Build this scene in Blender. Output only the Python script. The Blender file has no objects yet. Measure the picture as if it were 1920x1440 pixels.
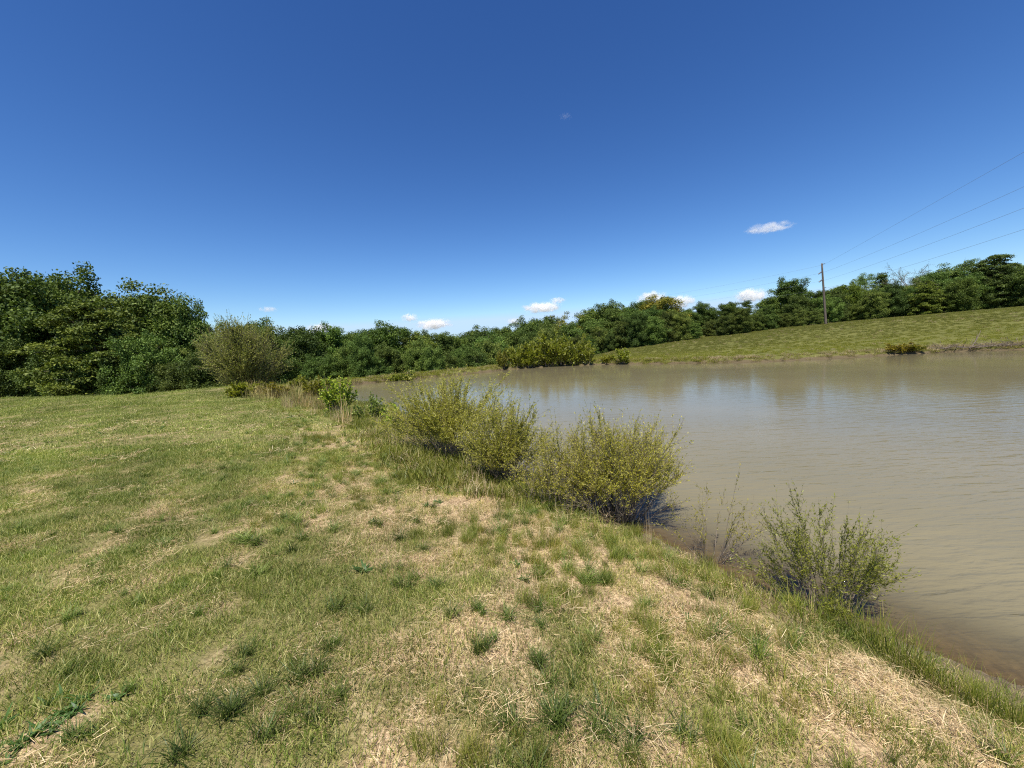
import bpy, math
import numpy as np
from mathutils import Matrix, Vector

R = math.radians
scene = bpy.context.scene
ROOT = scene.collection

# ------------------------------------------------------------------ camera
FPX, PW, PH = 720.0, 1920.0, 1440.0
CAM = np.array([0.0, 0.0, 2.4])
PITCH, ROLL = R(-5.55), R(-3.2)
cam_d = bpy.data.cameras.new('camera')
cam = bpy.data.objects.new('camera', cam_d)
ROOT.objects.link(cam)
rotm = Matrix.Rotation(R(90) + PITCH, 4, 'X') @ Matrix.Rotation(ROLL, 4, 'Z')
cam.matrix_world = Matrix.Translation(CAM.tolist()) @ rotm
cam_d.sensor_width = 36.0
cam_d.lens = 36.0 * FPX / PW
cam_d.clip_start = 0.05
cam_d.clip_end = 20000
scene.camera = cam
RM = np.array(rotm.to_3x3())

def ray(px, py):
    d = np.stack([(np.asarray(px, float) - PW / 2) / FPX, -(np.asarray(py, float) - PH / 2) / FPX,
                  -np.ones_like(np.asarray(px, float))], -1)
    return d @ RM.T

def on_z(px, py, z=0.0):
    d = ray(px, py)
    t = (z - CAM[2]) / d[..., 2]
    return CAM + d * np.asarray(t)[..., None]

def at_depth(px, py, Y):
    d = ray(px, py)
    return CAM + d * (Y / d[..., 1])[..., None] if np.ndim(px) else CAM + d * (Y / d[1])

# ------------------------------------------------------------------ light and sky
SUN_EL, SUN_AZ = R(66), R(-165)          # azimuth measured clockwise from the view direction
EXPO = 2 ** 0.58
world = bpy.data.worlds.new('World')
scene.world = world
world.use_nodes = True
nt = world.node_tree
nt.nodes.clear()
sky = nt.nodes.new('ShaderNodeTexSky')
sky.sky_type = 'NISHITA'
sky.sun_disc = False
sky.sun_elevation = SUN_EL
sky.sun_rotation = SUN_AZ
sky.altitude = 0
sky.air_density = 1.0
sky.dust_density = 0.15
sky.ozone_density = 3.0
hs = nt.nodes.new('ShaderNodeHueSaturation')
hs.inputs['Saturation'].default_value = 1.12
bg = nt.nodes.new('ShaderNodeBackground')
bg.inputs['Strength'].default_value = 0.095
wo = nt.nodes.new('ShaderNodeOutputWorld')
nt.links.new(sky.outputs[0], hs.inputs['Color'])
# deep clear-day response: per-channel contrast of the procedural sky
sep = nt.nodes.new('ShaderNodeSeparateColor')
com = nt.nodes.new('ShaderNodeCombineColor')
nt.links.new(hs.outputs[0], sep.inputs[0])
for ch, (gain, pw) in enumerate(((1.857, 1.42), (1.75, 1.35), (1.78, 1.25))):
    m1 = nt.nodes.new('ShaderNodeMath'); m1.operation = 'MULTIPLY'; m1.inputs[1].default_value = 0.095
    m2 = nt.nodes.new('ShaderNodeMath'); m2.operation = 'POWER'; m2.inputs[1].default_value = pw
    m3 = nt.nodes.new('ShaderNodeMath'); m3.operation = 'MULTIPLY'; m3.inputs[1].default_value = gain / 0.095 / EXPO
    m4 = nt.nodes.new('ShaderNodeMath'); m4.operation = 'MINIMUM'; m4.inputs[1].default_value = (.58, .80, 1.12)[ch] / 0.095 / EXPO
    nt.links.new(sep.outputs[ch], m1.inputs[0])
    nt.links.new(m1.outputs[0], m2.inputs[0])
    nt.links.new(m2.outputs[0], m3.inputs[0])
    nt.links.new(m3.outputs[0], m4.inputs[0])
    nt.links.new(m4.outputs[0], com.inputs[ch])
nt.links.new(com.outputs[0], bg.inputs['Color'])
nt.links.new(bg.outputs[0], wo.inputs['Surface'])

sun_d = bpy.data.lights.new('sun', 'SUN')
sun_d.energy = 5.0
sun_d.angle = R(0.53)
sun_d.color = (1.0, 0.94, 0.85)
sun = bpy.data.objects.new('sun', sun_d)
ROOT.objects.link(sun)
sdir = Vector((math.sin(SUN_AZ) * math.cos(SUN_EL), math.cos(SUN_AZ) * math.cos(SUN_EL), math.sin(SUN_EL)))
sun.rotation_euler = sdir.to_track_quat('Z', 'Y').to_euler()
sun.location = (20, 20, 60)

scene.view_settings.view_transform = 'Standard'
scene.view_settings.look = 'None'
scene.view_settings.exposure = 0.58
scene.view_settings.gamma = 1.0
scene.render.engine = 'CYCLES'
scene.cycles.max_bounces = 8
scene.cycles.diffuse_bounces = 3
scene.cycles.transmission_bounces = 4
scene.cycles.transparent_max_bounces = 12
scene.cycles.volume_bounces = 10
scene.cycles.filter_width = 1.15
scene.cycles.use_denoising = False

# ------------------------------------------------------------------ helpers
rng = np.random.default_rng(11)

ORD = ['first', 'second', 'third', 'fourth', 'fifth', 'sixth', 'seventh', 'eighth', 'ninth', 'tenth', 'eleventh', 'twelfth', 'thirteenth',
       'fourteenth', 'fifteenth', 'sixteenth', 'seventeenth', 'eighteenth', 'nineteenth', 'twentieth']
def nth(i):
    return ORD[i] if i < 20 else 'twenty-' + ORD[i - 20]

def tag(o, label=None, cat=None, group=None, kind=None):
    for k, v in (('label', label), ('category', cat), ('group', group), ('kind', kind)):
        if v:
            o[k] = v
    return o

def mesh_from(name, V, F, mat=None, attrs=None, smooth=False):
    """V (n,3), F (m,4) quads, attrs: {name: per-vertex floats}"""
    V = np.asarray(V, np.float32)
    F = np.asarray(F, np.int32)
    me = bpy.data.meshes.new(name)
    me.vertices.add(len(V))
    me.vertices.foreach_set('co', V.ravel())
    if len(F):
        k = F.shape[1]
        me.loops.add(F.size)
        me.loops.foreach_set('vertex_index', F.ravel())
        me.polygons.add(len(F))
        me.polygons.foreach_set('loop_start', np.arange(0, F.size, k, dtype=np.int32))
        me.polygons.foreach_set('loop_total', np.full(len(F), k, np.int32))
        if smooth:
            me.polygons.foreach_set('use_smooth', np.ones(len(F), bool))
    for k, a in (attrs or {}).items():
        at = me.attributes.new(k, 'FLOAT', 'POINT')
        at.data.foreach_set('value', np.asarray(a, np.float32).ravel())
    me.update(calc_edges=True)
    if mat:
        me.materials.append(mat)
    return me

def link(name, me, parent=None, loc=None):
    o = bpy.data.objects.new(name, me)
    ROOT.objects.link(o)
    if parent:
        o.parent = parent
    if loc is not None:
        o.location = loc
    return o

def empty(name, loc=(0, 0, 0), rz=0.0, scale=None):
    o = bpy.data.objects.new(name, None)
    o.empty_display_size = 0.3
    ROOT.objects.link(o)
    o.location = loc
    o.rotation_euler = (0, 0, rz)
    if scale is not None:
        o.scale = scale
    return o

def copy_tree(o, color=None):
    c = o.copy()
    ROOT.objects.link(c)
    for ch in list(o.children):
        d = ch.copy()
        ROOT.objects.link(d)
        d.parent = c
    return c

def smooth(a, b, x):
    t = np.clip((x - a) / (b - a), 0, 1)
    return t * t * (3 - 2 * t)

_perm = np.random.default_rng(3).random((256, 256))
def vnoise(x, y):
    xi, yi = np.floor(x).astype(int), np.floor(y).astype(int)
    fx, fy = x - xi, y - yi
    fx, fy = fx * fx * (3 - 2 * fx), fy * fy * (3 - 2 * fy)
    g = lambda a, b: _perm[a & 255, b & 255]
    return (g(xi, yi) * (1 - fx) + g(xi + 1, yi) * fx) * (1 - fy) + (g(xi, yi + 1) * (1 - fx) + g(xi + 1, yi + 1) * fx) * fy
def fbm(x, y, o=4):
    s, a, n = 0, 1, 0
    for i in range(o):
        s = s + a * vnoise(x * 2 ** i + 17.3 * i, y * 2 ** i + 9.1 * i)
        n += a
        a *= 0.55
    return s / n

# ------------------------------------------------------------------ terrain
near_px = [(1920, 1282), (1780, 1222), (1600, 1160), (1430, 1100), (1290, 1030), (1200, 992), (1100, 955), (1000, 908),
           (930, 872), (860, 835), (800, 803), (745, 778), (700, 763), (650, 752), (600, 745), (560, 738)]
far_px = [(600, 729), (660, 722), (760, 712), (870, 702), (950, 693), (1050, 686.5), (1130, 683), (1250, 682),
          (1400, 679), (1550, 673), (1700, 664), (1800, 659), (1920, 656)]
npt = [tuple(on_z(a, b)[:2]) for a, b in near_px]
fpt = [tuple(on_z(a, b)[:2]) for a, b in far_px]
lastn, lastf = np.array(npt[0]), np.array(fpt[-1])
ext_far = [tuple(lastf + np.array(v)) for v in ((9, -2), (22, -8), (32, -20), (34, -38))]
ext_near = [(34, -34), (22, -22), (12, -9), (6.5, -1.9)]
POND = np.array(npt[::-1][::-1] [::-1] if False else (ext_near + npt + fpt + ext_far))

def seg_dist(P, poly, closed=True):
    d = np.full(P.shape[:-1], 1e9)
    n = len(poly)
    inside = np.zeros(P.shape[:-1], bool)
    for i in range(n if closed else n - 1):
        a, b = poly[i], poly[(i + 1) % n]
        ab = b - a
        t = np.clip(((P - a) @ ab) / (ab @ ab + 1e-9), 0, 1)
        q = P - a - t[..., None] * ab
        d = np.minimum(d, np.hypot(q[..., 0], q[..., 1]))
        if closed:
            c = ((a[1] > P[..., 1]) != (b[1] > P[..., 1])) & (P[..., 0] < (b[0] - a[0]) * (P[..., 1] - a[1]) / (b[1] - a[1] + 1e-12) + a[0])
            inside ^= c
    return np.where(inside, -d, d) if closed else d

def pond_sd(x, y):
    P = np.stack([x, y], -1)
    w = 0.12 + 0.012 * np.clip(np.hypot(x, y), 0, 60)
    wob = (fbm(x * 1.1 + 40, y * 1.1 + 7, 3) - 0.5) * 2 * w + (fbm(x * 0.25 + 4, y * 0.25 + 70, 2) - 0.5) * w * 2
    return seg_dist(P, POND) + wob

CREST = np.array([(-300, 105), (-80, 40), (-46, 29), (-27, 22.5), (-20.5, 20.6), (-19.7, 25.5), (-17.5, 30), (-13, 33.5)] +
                 [(fpt[i][0] - .3, fpt[i][1] + 2.6) for i in range(1, 6)] + [(12, 54), (20, 68), (34, 95), (70, 160), (110, 400)])
_CP = np.array([tuple(p) for p in CREST] + [(-300, 400)])

def terrain(x, y, sd=None):
    if sd is None:
        sd = pond_sd(x, y)
    s = np.clip(sd, 0, None)
    lawn = np.interp(s, [0, .12, .6, 1.5, 3, 4.5, 7, 12, 60], [0, .07, .20, .38, .62, .77, .86, .9, .9])
    bank = np.interp(s, [0, .12, .5, 3, 60], [0, .2, .36, .42, .45])
    zc = np.interp(x, [4, 10, 16, 22, 28, 49, 80, 130], [.42, .48, .62, 1.05, 1.6, 3.1, 4.2, 5.2])
    ramp = smooth(-12, 26, s) 
    ramp = np.clip((ramp - smooth(-12, 26, 0)) / (1 - smooth(-12, 26, 0)), 0, 1)
    hill = bank * 0.9 + (zc - .38) * ramp
    mid = np.interp(x, [-40, -17, 0, 20, 60], [38, 27, 20, 10, -8])
    wn = smooth(3, -3, y - mid)
    wh = smooth(4, 12, x)
    z = lawn * wn + (1 - wn) * (bank * (1 - wh) + hill * wh)
    P = np.stack([x, y], -1)
    dc = seg_dist(P, _CP)
    drop = smooth(-1, 16, np.where(dc < 0, -dc, 0)) * 4.2 - smooth(-1, 16, 0) * 4.2
    z = z - drop
    z = z + (fbm(x * .7, y * .7, 3) - .5) * 0.07 * smooth(0.3, 3, s) + (fbm(x * 6, y * 6, 3) - .5) * 0.03 * smooth(0, .4, s)
    z = z + (fbm(x * .08 + 5, y * .08, 2) - .5) * 0.5 * smooth(30, 60, s)
    zin = np.interp(-sd, [0, .5, 1.5, 3, 8], [0, -.06, -.3, -.8, -1.8])
    return np.where(sd < 0, zin, z)

def ground_z(x, y):
    return float(terrain(np.array([x], float), np.array([y], float))[0])

def on_ground(px, py, it=12):
    """first hit of the pixel ray with the terrain"""
    d = ray(px, py)
    ts = np.geomspace(1.0, 140, 900)
    P = CAM + d * ts[:, None]
    below = P[:, 2] < np.maximum(terrain(P[:, 0], P[:, 1]), 0)
    i = int(np.argmax(below)) if below.any() else len(ts) - 1
    return P[i]

def dryness(x, y, sd):
    d = fbm(x * .8 + 3, y * .8 + 11, 4)
    d2 = fbm(x * 3.2 + 31, y * 3.2 + 5, 3)
    band = smooth(4.1, 2.2, sd) * smooth(0.5, 1.3, sd)
    left = smooth(-.5, -6, x) * .18
    far = smooth(5, 14, np.hypot(x, y)) * .15
    v = 0.07 + (d - .5) * 1.0 + (d2 - .5) * 1.5 + band * (.40 - far * 2.0) + .22 * smooth(.7, 1.2, sd) * smooth(2.2, 1.5, sd) - left - far
    return np.clip(v, 0, 1)

N = 820
s_ = math.asinh(2500 / 3.0)
u = np.linspace(-1, 1, N)
gx = 3.0 * np.sinh(s_ * u) + 1.0
gy = 3.0 * np.sinh(s_ * u) + 4.0
GX, GY = np.meshgrid(gx, gy)
SD = np.empty_like(GX)
Z = np.empty_like(GX)
for i in range(0, N, 82):
    SD[i:i + 82] = pond_sd(GX[i:i + 82], GY[i:i + 82])
    Z[i:i + 82] = terrain(GX[i:i + 82], GY[i:i + 82], SD[i:i + 82])
DRY = dryness(GX, GY, SD)
idx = np.arange(N * N).reshape(N, N)
QF = np.stack([idx[:-1, :-1], idx[:-1, 1:], idx[1:, 1:], idx[1:, :-1]], -1).reshape(-1, 4)

# ------------------------------------------------------------------ materials
class NM:
    def __init__(self, name):
        self.m = bpy.data.materials.new(name)
        self.m.use_nodes = True
        self.t = self.m.node_tree
        self.t.nodes.clear()
        self.out = self.n('ShaderNodeOutputMaterial')
    def n(self, typ, **kw):
        nd = self.t.nodes.new(typ)
        for k, v in kw.items():
            if k in nd.inputs:
                nd.inputs[k].default_value = v
            else:
                setattr(nd, k, v)
        return nd
    def l(self, a, b):
        self.t.links.new(a, b)
    def noise(self, scale, detail=4, rough=.55, vec=None, dist=0.0):
        nd = self.n('ShaderNodeTexNoise')
        nd.inputs['Scale'].default_value = scale
        nd.inputs['Detail'].default_value = detail
        nd.inputs['Roughness'].default_value = rough
        nd.inputs['Distortion'].default_value = dist
        if vec is not None:
            self.l(vec, nd.inputs['Vector'])
        return nd.outputs['Fac']
    def ramp(self, fac, stops):
        nd = self.n('ShaderNodeValToRGB')
        e = nd.color_ramp.elements
        while len(e) < len(stops):
            e.new(0.5)
        for i, (p, c) in enumerate(stops):
            e[i].position = p
            e[i].color = (*c, 1) if len(c) == 3 else c
        self.l(fac, nd.inputs['Fac'])
        return nd.outputs['Color']
    def mix(self, fac, a, b, blend='MIX'):
        nd = self.n('ShaderNodeMix', data_type='RGBA', blend_type=blend)
        for s, v in ((0, fac), (6, a), (7, b)):
            if hasattr(v, 'links'):
                self.l(v, nd.inputs[s])
            elif s == 0:
                nd.inputs[0].default_value = v
            else:
                nd.inputs[s].default_value = (*v, 1)
        return nd.outputs[2]
    def math(self, op, a, b=0.0, c=0.0, clamp=False):
        nd = self.n('ShaderNodeMath', operation=op, use_clamp=clamp)
        for i, v in enumerate((a, b, c)):
            if hasattr(v, 'links'):
                self.l(v, nd.inputs[i])
            else:
                nd.inputs[i].default_value = v
        return nd.outputs[0]
    def attr(self, name, typ='GEOMETRY'):
        nd = self.n('ShaderNodeAttribute', attribute_name=name, attribute_type=typ)
        return nd
    def mapping(self, vec, scale=(1, 1, 1), rot=(0, 0, 0)):
        nd = self.n('ShaderNodeMapping')
        nd.inputs['Scale'].default_value = scale
        nd.inputs['Rotation'].default_value = rot
        self.l(vec, nd.inputs['Vector'])
        return nd.outputs[0]

def leaf_mat(name, stops, trans=.35, rough=.6, tint=None, gloss=.02):
    """stops: colour ramp over the per-leaf random attribute; tint: 'OBJECT' or 'INSTANCER'"""
    q = NM(name)
    col = q.ramp(q.attr('bv').outputs['Fac'], stops)
    if tint == 'OBJECT':
        oi = q.n('ShaderNodeObjectInfo')
        col = q.mix(1.0, col, oi.outputs['Color'], 'MULTIPLY')
    elif tint == 'INSTANCER':
        col = q.mix(1.0, col, q.attr('tint', 'INSTANCER').outputs['Color'], 'MULTIPLY')
    dif = q.n('ShaderNodeBsdfDiffuse')
    tr = q.n('ShaderNodeBsdfTranslucent')
    q.l(col, dif.inputs['Color'])
    tc = q.mix(1.0, col, (1.05, 1.15, .6), 'MULTIPLY')
    q.l(tc, tr.inputs['Color'])
    mx = q.n('ShaderNodeMixShader')
    mx.inputs[0].default_value = trans
    q.l(dif.outputs[0], mx.inputs[1])
    q.l(tr.outputs[0], mx.inputs[2])
    gl = q.n('ShaderNodeBsdfGlossy')
    gl.inputs['Roughness'].default_value = rough
    gl.inputs['Color'].default_value = (.9, .95, 1, 1)
    m2 = q.n('ShaderNodeMixShader')
    m2.inputs[0].default_value = gloss
    q.l(mx.outputs[0], m2.inputs[1])
    q.l(gl.outputs[0], m2.inputs[2])
    q.l(m2.outputs[0], q.out.inputs['Surface'])
    return q.m

def bark_mat(name, c1, c2, scale=18):
    q = NM(name)
    tc = q.n('ShaderNodeTexCoord').outputs['Object']
    f = q.noise(scale, 5, .6, q.mapping(tc, (1, 1, .18)))
    col = q.ramp(f, [(.3, c1), (.7, c2)])
    b = q.n('ShaderNodeBsdfPrincipled')
    b.inputs['Roughness'].default_value = .85
    q.l(col, b.inputs['Base Color'])
    bp = q.n('ShaderNodeBump')
    bp.inputs['Strength'].default_value = .5
    q.l(f, bp.inputs['Height'])
    q.l(bp.outputs[0], b.inputs['Normal'])
    q.l(b.outputs[0], q.out.inputs['Surface'])
    return q.m

# ground ---------------------------------------------------------------
def ground_mat():
    q = NM('ground_soil_and_thatch')
    pos = q.n('ShaderNodeNewGeometry').outputs['Position']
    sd = q.attr('shore').outputs['Fac']
    dry = q.attr('dry').outputs['Fac']
    hillf = q.attr('meadow').outputs['Fac']
    fine = q.noise(85, 5, .7, pos)
    fib = q.noise(60, 4, .6, q.mapping(pos, (1, .22, 1), (0, 0, .6)), .6)
    fib2 = q.noise(60, 4, .6, q.mapping(pos, (.22, 1, 1), (0, 0, .25)), .6)
    f = q.math('MULTIPLY_ADD', fib, .5, q.math('MULTIPLY', fib2, .5))
    straw = q.ramp(f, [(.30, (.09, .058, .033)), (.46, (.29, .20, .115)), (.56, (.52, .385, .225)), (.70, (.70, .56, .36))])
    green = q.ramp(fine, [(.30, (.045, .050, .012)), (.52, (.125, .130, .032)), (.75, (.30, .27, .10))])
    lawn = q.mix(q.math('MULTIPLY_ADD', dry, 1.5, .18, clamp=True), green, straw)
    big = q.noise(.9, 4, .6, pos)
    soil = q.ramp(q.noise(22, 5, .65, pos), [(.3, (.13, .07, .035)), (.55, (.30, .175, .095)), (.75, (.42, .27, .16))])
    bare = q.math('MULTIPLY', q.ramp(big, [(.56, (0, 0, 0)), (.66, (1, 1, 1))]), q.math('MULTIPLY_ADD', dry, 1.2, -.1, clamp=True))
    lawn = q.mix(q.math('MULTIPLY', bare, .55), lawn, soil)
    wet = q.ramp(q.noise(14, 5, .6, pos), [(.3, (.085, .062, .038)), (.7, (.20, .15, .09))])
    edge = q.n('ShaderNodeMapRange', interpolation_type='SMOOTHSTEP')
    edge.inputs['From Min'].default_value = .75
    edge.inputs['From Max'].default_value = .15
    q.l(q.math('ADD', sd, q.math('MULTIPLY_ADD', big, .8, -.4)), edge.inputs['Value'])
    lawn = q.mix(edge.outputs[0], lawn, wet)
    # mowed stripes are real differences of sward; hillside meadow
    md = q.noise(.35, 5, .6, q.mapping(pos, (.35, 1, 1), (0, 0, -.3)))
    md2 = q.noise(9, 6, .75, pos)
    mead = q.mix(q.ramp(md2, [(.35, (0, 0, 0)), (.68, (1, 1, 1))]),
                 q.ramp(md, [(.35, (.085, .090, .022)), (.65, (.105, .108, .026))]),
                 q.ramp(md, [(.35, (.11, .112, .028)), (.65, (.145, .14, .036))]))
    edg2 = q.n('ShaderNodeMapRange', interpolation_type='SMOOTHSTEP')
    edg2.inputs['From Min'].default_value = .30
    edg2.inputs['From Max'].default_value = .0
    q.l(q.math('ADD', sd, q.math('MULTIPLY_ADD', q.noise(.9, 4, .6, pos), .5, -.25)), edg2.inputs['Value'])
    mead = q.mix(edg2.outputs[0], mead, q.mix(.35, (.085, .068, .034), wet))
    col = q.mix(hillf, lawn, mead)
    b = q.n('ShaderNodeBsdfPrincipled')
    b.inputs['Roughness'].default_value = .9
    b.inputs['Specular IOR Level'].default_value = .15
    q.l(col, b.inputs['Base Color'])
    bp = q.n('ShaderNodeBump')
    bp.inputs['Strength'].default_value = .8
    bp.inputs['Distance'].default_value = .02
    q.l(f, bp.inputs['Height'])
    q.l(bp.outputs[0], b.inputs['Normal'])
    q.l(b.outputs[0], q.out.inputs['Surface'])
    return q.m

mid_ = np.interp(GX, [-40, -17, 0, 20, 60], [38, 27, 20, 10, -8])
MEAD = smooth(-1, 2, GY - mid_) * smooth(-20, -10, GX)
ground = link('ground', mesh_from('ground', np.stack([GX, GY, Z], -1).reshape(-1, 3), QF, ground_mat(),
              {'shore': SD, 'dry': DRY, 'meadow': MEAD}, True))
tag(ground, kind='structure')

# water ----------------------------------------------------------------
def water_mat():
    q = NM('muddy_pond_water')
    pos = q.n('ShaderNodeNewGeometry').outputs['Position']
    dep = q.attr('depth').outputs['Fac']
    w1 = q.noise(2.6, 3, .5, q.mapping(pos, (.42, 1.9, 1), (0, 0, R(-14))), .35)
    w2 = q.noise(7.5, 3, .5, q.mapping(pos, (.5, 1.7, 1), (0, 0, R(8))), .4)
    w3 = q.noise(.35, 3, .5, q.mapping(pos, (.5, 1, 1), (0, 0, R(-20))))
    gust = q.n('ShaderNodeMapRange')
    gust.inputs['From Min'].default_value = .35
    gust.inputs['From Max'].default_value = .65
    gust.inputs['To Min'].default_value = .55
    gust.inputs['To Max'].default_value = 1.0
    q.l(w3, gust.inputs['Value'])
    h = q.math('MULTIPLY', q.math('MULTIPLY_ADD', w1, 1.0, q.math('MULTIPLY', w2, .45)), gust.outputs[0])
    bp = q.n('ShaderNodeBump')
    bp.inputs['Strength'].default_value = 1.0
    bp.inputs['Distance'].default_value = .075
    q.l(h, bp.inputs['Height'])
    mud = q.ramp(q.noise(.25, 3, .5, pos), [(.3, (.182, .158, .086)), (.7, (.212, .182, .102))])
    dif = q.n('ShaderNodeBsdfDiffuse')
    q.l(mud, dif.inputs['Color'])
    q.l(bp.outputs[0], dif.inputs['Normal'])
    tr = q.n('ShaderNodeBsdfTransparent')
    tr.inputs['Color'].default_value = (.80, .75, .60, 1)
    cl = q.math('POWER', 2.718, q.math('MULTIPLY', dep, -9.0))
    mx = q.n('ShaderNodeMixShader')
    q.l(q.math('MULTIPLY', cl, 1.0, clamp=True), mx.inputs[0])
    q.l(dif.outputs[0], mx.inputs[1])
    q.l(tr.outputs[0], mx.inputs[2])
    gl = q.n('ShaderNodeBsdfGlossy')
    gl.inputs['Roughness'].default_value = .08
    bp2 = q.n('ShaderNodeBump')
    bp2.inputs['Strength'].default_value = 1.0
    bp2.inputs['Distance'].default_value = .009
    # open water is ruffled, the strip in the lee of the far bank is calm
    sy = q.n('ShaderNodeSeparateXYZ')
    q.l(pos, sy.inputs[0])
    lee = q.n('ShaderNodeMapRange', interpolation_type='SMOOTHSTEP')
    lee.inputs['From Min'].default_value = 5
    lee.inputs['From Max'].default_value = 15
    lee.inputs['To Min'].default_value = 3.4
    lee.inputs['To Max'].default_value = .45
    q.l(sy.outputs['Y'], lee.inputs['Value'])
    q.l(q.math('MULTIPLY', h, lee.outputs[0]), bp2.inputs['Height'])
    q.l(bp2.outputs[0], gl.inputs['Normal'])
    fr = q.n('ShaderNodeFresnel')
    fr.inputs['IOR'].default_value = 1.34
    m2 = q.n('ShaderNodeMixShader')
    q.l(fr.outputs[0], m2.inputs[0])
    q.l(mx.outputs[0], m2.inputs[1])
    q.l(gl.outputs[0], m2.inputs[2])
    q.l(m2.outputs[0], q.out.inputs['Surface'])
    return q.m

zf = Z.reshape(-1)
keep = (SD.reshape(-1) < 0.9)[QF].any(1)
WF = QF[keep]
used, inv = np.unique(WF, return_inverse=True)
WV = np.stack([GX.reshape(-1)[used], GY.reshape(-1)[used], np.zeros(len(used))], -1)
water = link('pond_water', mesh_from('pond_water', WV, inv.reshape(-1, 4), water_mat(),
             {'depth': np.clip(-zf[used], 0, 3)}, True))
tag(water, kind='structure')

# ------------------------------------------------------------------ geometry kit
def norm(v):
    return v / (np.linalg.norm(v, axis=-1, keepdims=True) + 1e-9)

def blades(base, phi, tilt0, tilt1, length, width, segs=3, tip=.12, twist=None, rg=rng):
    """strips; tilt from vertical at base and at tip. returns V,F,bv"""
    n = len(base)
    k = segs + 1
    t = np.linspace(0, 1, k)
    tm = (t[:-1] + t[1:]) / 2
    tl = tilt0[:, None] + (tilt1 - tilt0)[:, None] * tm[None]
    st = (length / segs)[:, None]
    dr = np.concatenate([np.zeros((n, 1)), np.cumsum(np.sin(tl) * st, 1)], 1)
    dz = np.concatenate([np.zeros((n, 1)), np.cumsum(np.cos(tl) * st, 1)], 1)
    c = base[:, None, :] + np.stack([dr * np.cos(phi)[:, None], dr * np.sin(phi)[:, None], dz], -1)
    tw = phi + math.pi / 2 + (twist if twist is not None else rg.normal(0, .6, n))
    side = np.stack([np.cos(tw), np.sin(tw), rg.normal(0, .25, n)], -1)
    wp = (1 - t) ** .7 * (1 - tip) + tip
    wp[0] *= .8
    hw = width[:, None] * .5 * wp[None]
    V = np.stack([c - side[:, None] * hw[..., None], c + side[:, None] * hw[..., None]], 2).reshape(-1, 3)
    o = (np.arange(n) * k * 2)[:, None] + (np.arange(segs) * 2)[None]
    F = np.stack([o, o + 1, o + 3, o + 2], -1).reshape(-1, 4)
    bv = np.repeat(rg.random(n), k * 2)
    return V, F, bv

def tubes(P, rad, sides=3):
    """P (n,k,3), rad (n,k)"""
    n, k, _ = P.shape
    T = norm(np.gradient(P, axis=1))
    up = np.tile(np.array([.31, .17, .93]), (n, k, 1))
    A = norm(np.cross(T, up))
    B = np.cross(T, A)
    a = np.arange(sides) * 2 * math.pi / sides
    V = P[:, :, None] + rad[:, :, None, None] * (A[:, :, None] * np.cos(a)[:, None] + B[:, :, None] * np.sin(a)[:, None])
    V = V.reshape(-1, 3)
    i = (np.arange(n) * k * sides)[:, None, None] + (np.arange(k - 1) * sides)[None, :, None]
    j = np.arange(sides)[None, None]
    j2 = (j + 1) % sides
    F = np.stack([i + j, i + j2, i + sides + j2, i + sides + j], -1).reshape(-1, 4)
    return V, F

def leaves(C, D, Nn, L, W):
    """rhombic leaf: centre-base C, direction D, normal Nn"""
    S = norm(np.cross(D, Nn))
    L = L[:, None]
    W = W[:, None]
    up = norm(np.cross(S, D))
    V = np.stack([C, C + D * L * .45 + S * W * .5 + up * W * .12, C + D * L, C + D * L * .45 - S * W * .5 + up * W * .12], 1).reshape(-1, 3)
    F = np.arange(len(C) * 4).reshape(-1, 4)
    return V, F

def merge(parts):
    V, F, B, o = [], [], [], 0
    for p in parts:
        V.append(p[0])
        F.append(p[1] + o)
        B.append(p[2] if len(p) > 2 else np.zeros(len(p[0])))
        o += len(p[0])
    return np.concatenate(V), np.concatenate(F), np.concatenate(B)

# ------------------------------------------------------------------ grass cover (stuff)
M_turf = leaf_mat('turf_blade', [(0, (.070, .105, .014)), (.35, (.125, .160, .024)), (.6, (.20, .215, .042)), (.78, (.36, .32, .11)), (1, (.52, .44, .22))], .3, .5, 'INSTANCER', .015)
M_straw = leaf_mat('straw_blade', [(0, (.26, .175, .085)), (.4, (.48, .35, .19)), (.8, (.66, .52, .31)), (1, (.80, .68, .45))], .15, .6, 'INSTANCER', .015)
M_tuft = leaf_mat('fescue_blade', [(0, (.055, .095, .016)), (.5, (.11, .16, .030)), (.9, (.21, .25, .06)), (1, (.45, .38, .18))], .3, .45, 'INSTANCER', .015)
M_fine = leaf_mat('fine_sedge_blade', [(0, (.13, .165, .022)), (.6, (.23, .255, .04)), (.88, (.33, .33, .08)), (1, (.50, .42, .20))], .4, .5, 'INSTANCER', .015)
M_weed = leaf_mat('weed_leaf', [(0, (.04, .085, .02)), (1, (.09, .15, .04))], .3, .45, 'INSTANCER', .015)

protos = bpy.data.collections.new('sward_pieces')
P_INDEX = {}
def proto(kind, V, F, bv, mat):
    i = len(protos.objects)
    o = bpy.data.objects.new('sward_%02d' % i, mesh_from('sward_%02d' % i, V, F, mat, {'bv': bv}))
    protos.objects.link(o)
    P_INDEX.setdefault(kind, []).append(i)

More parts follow.
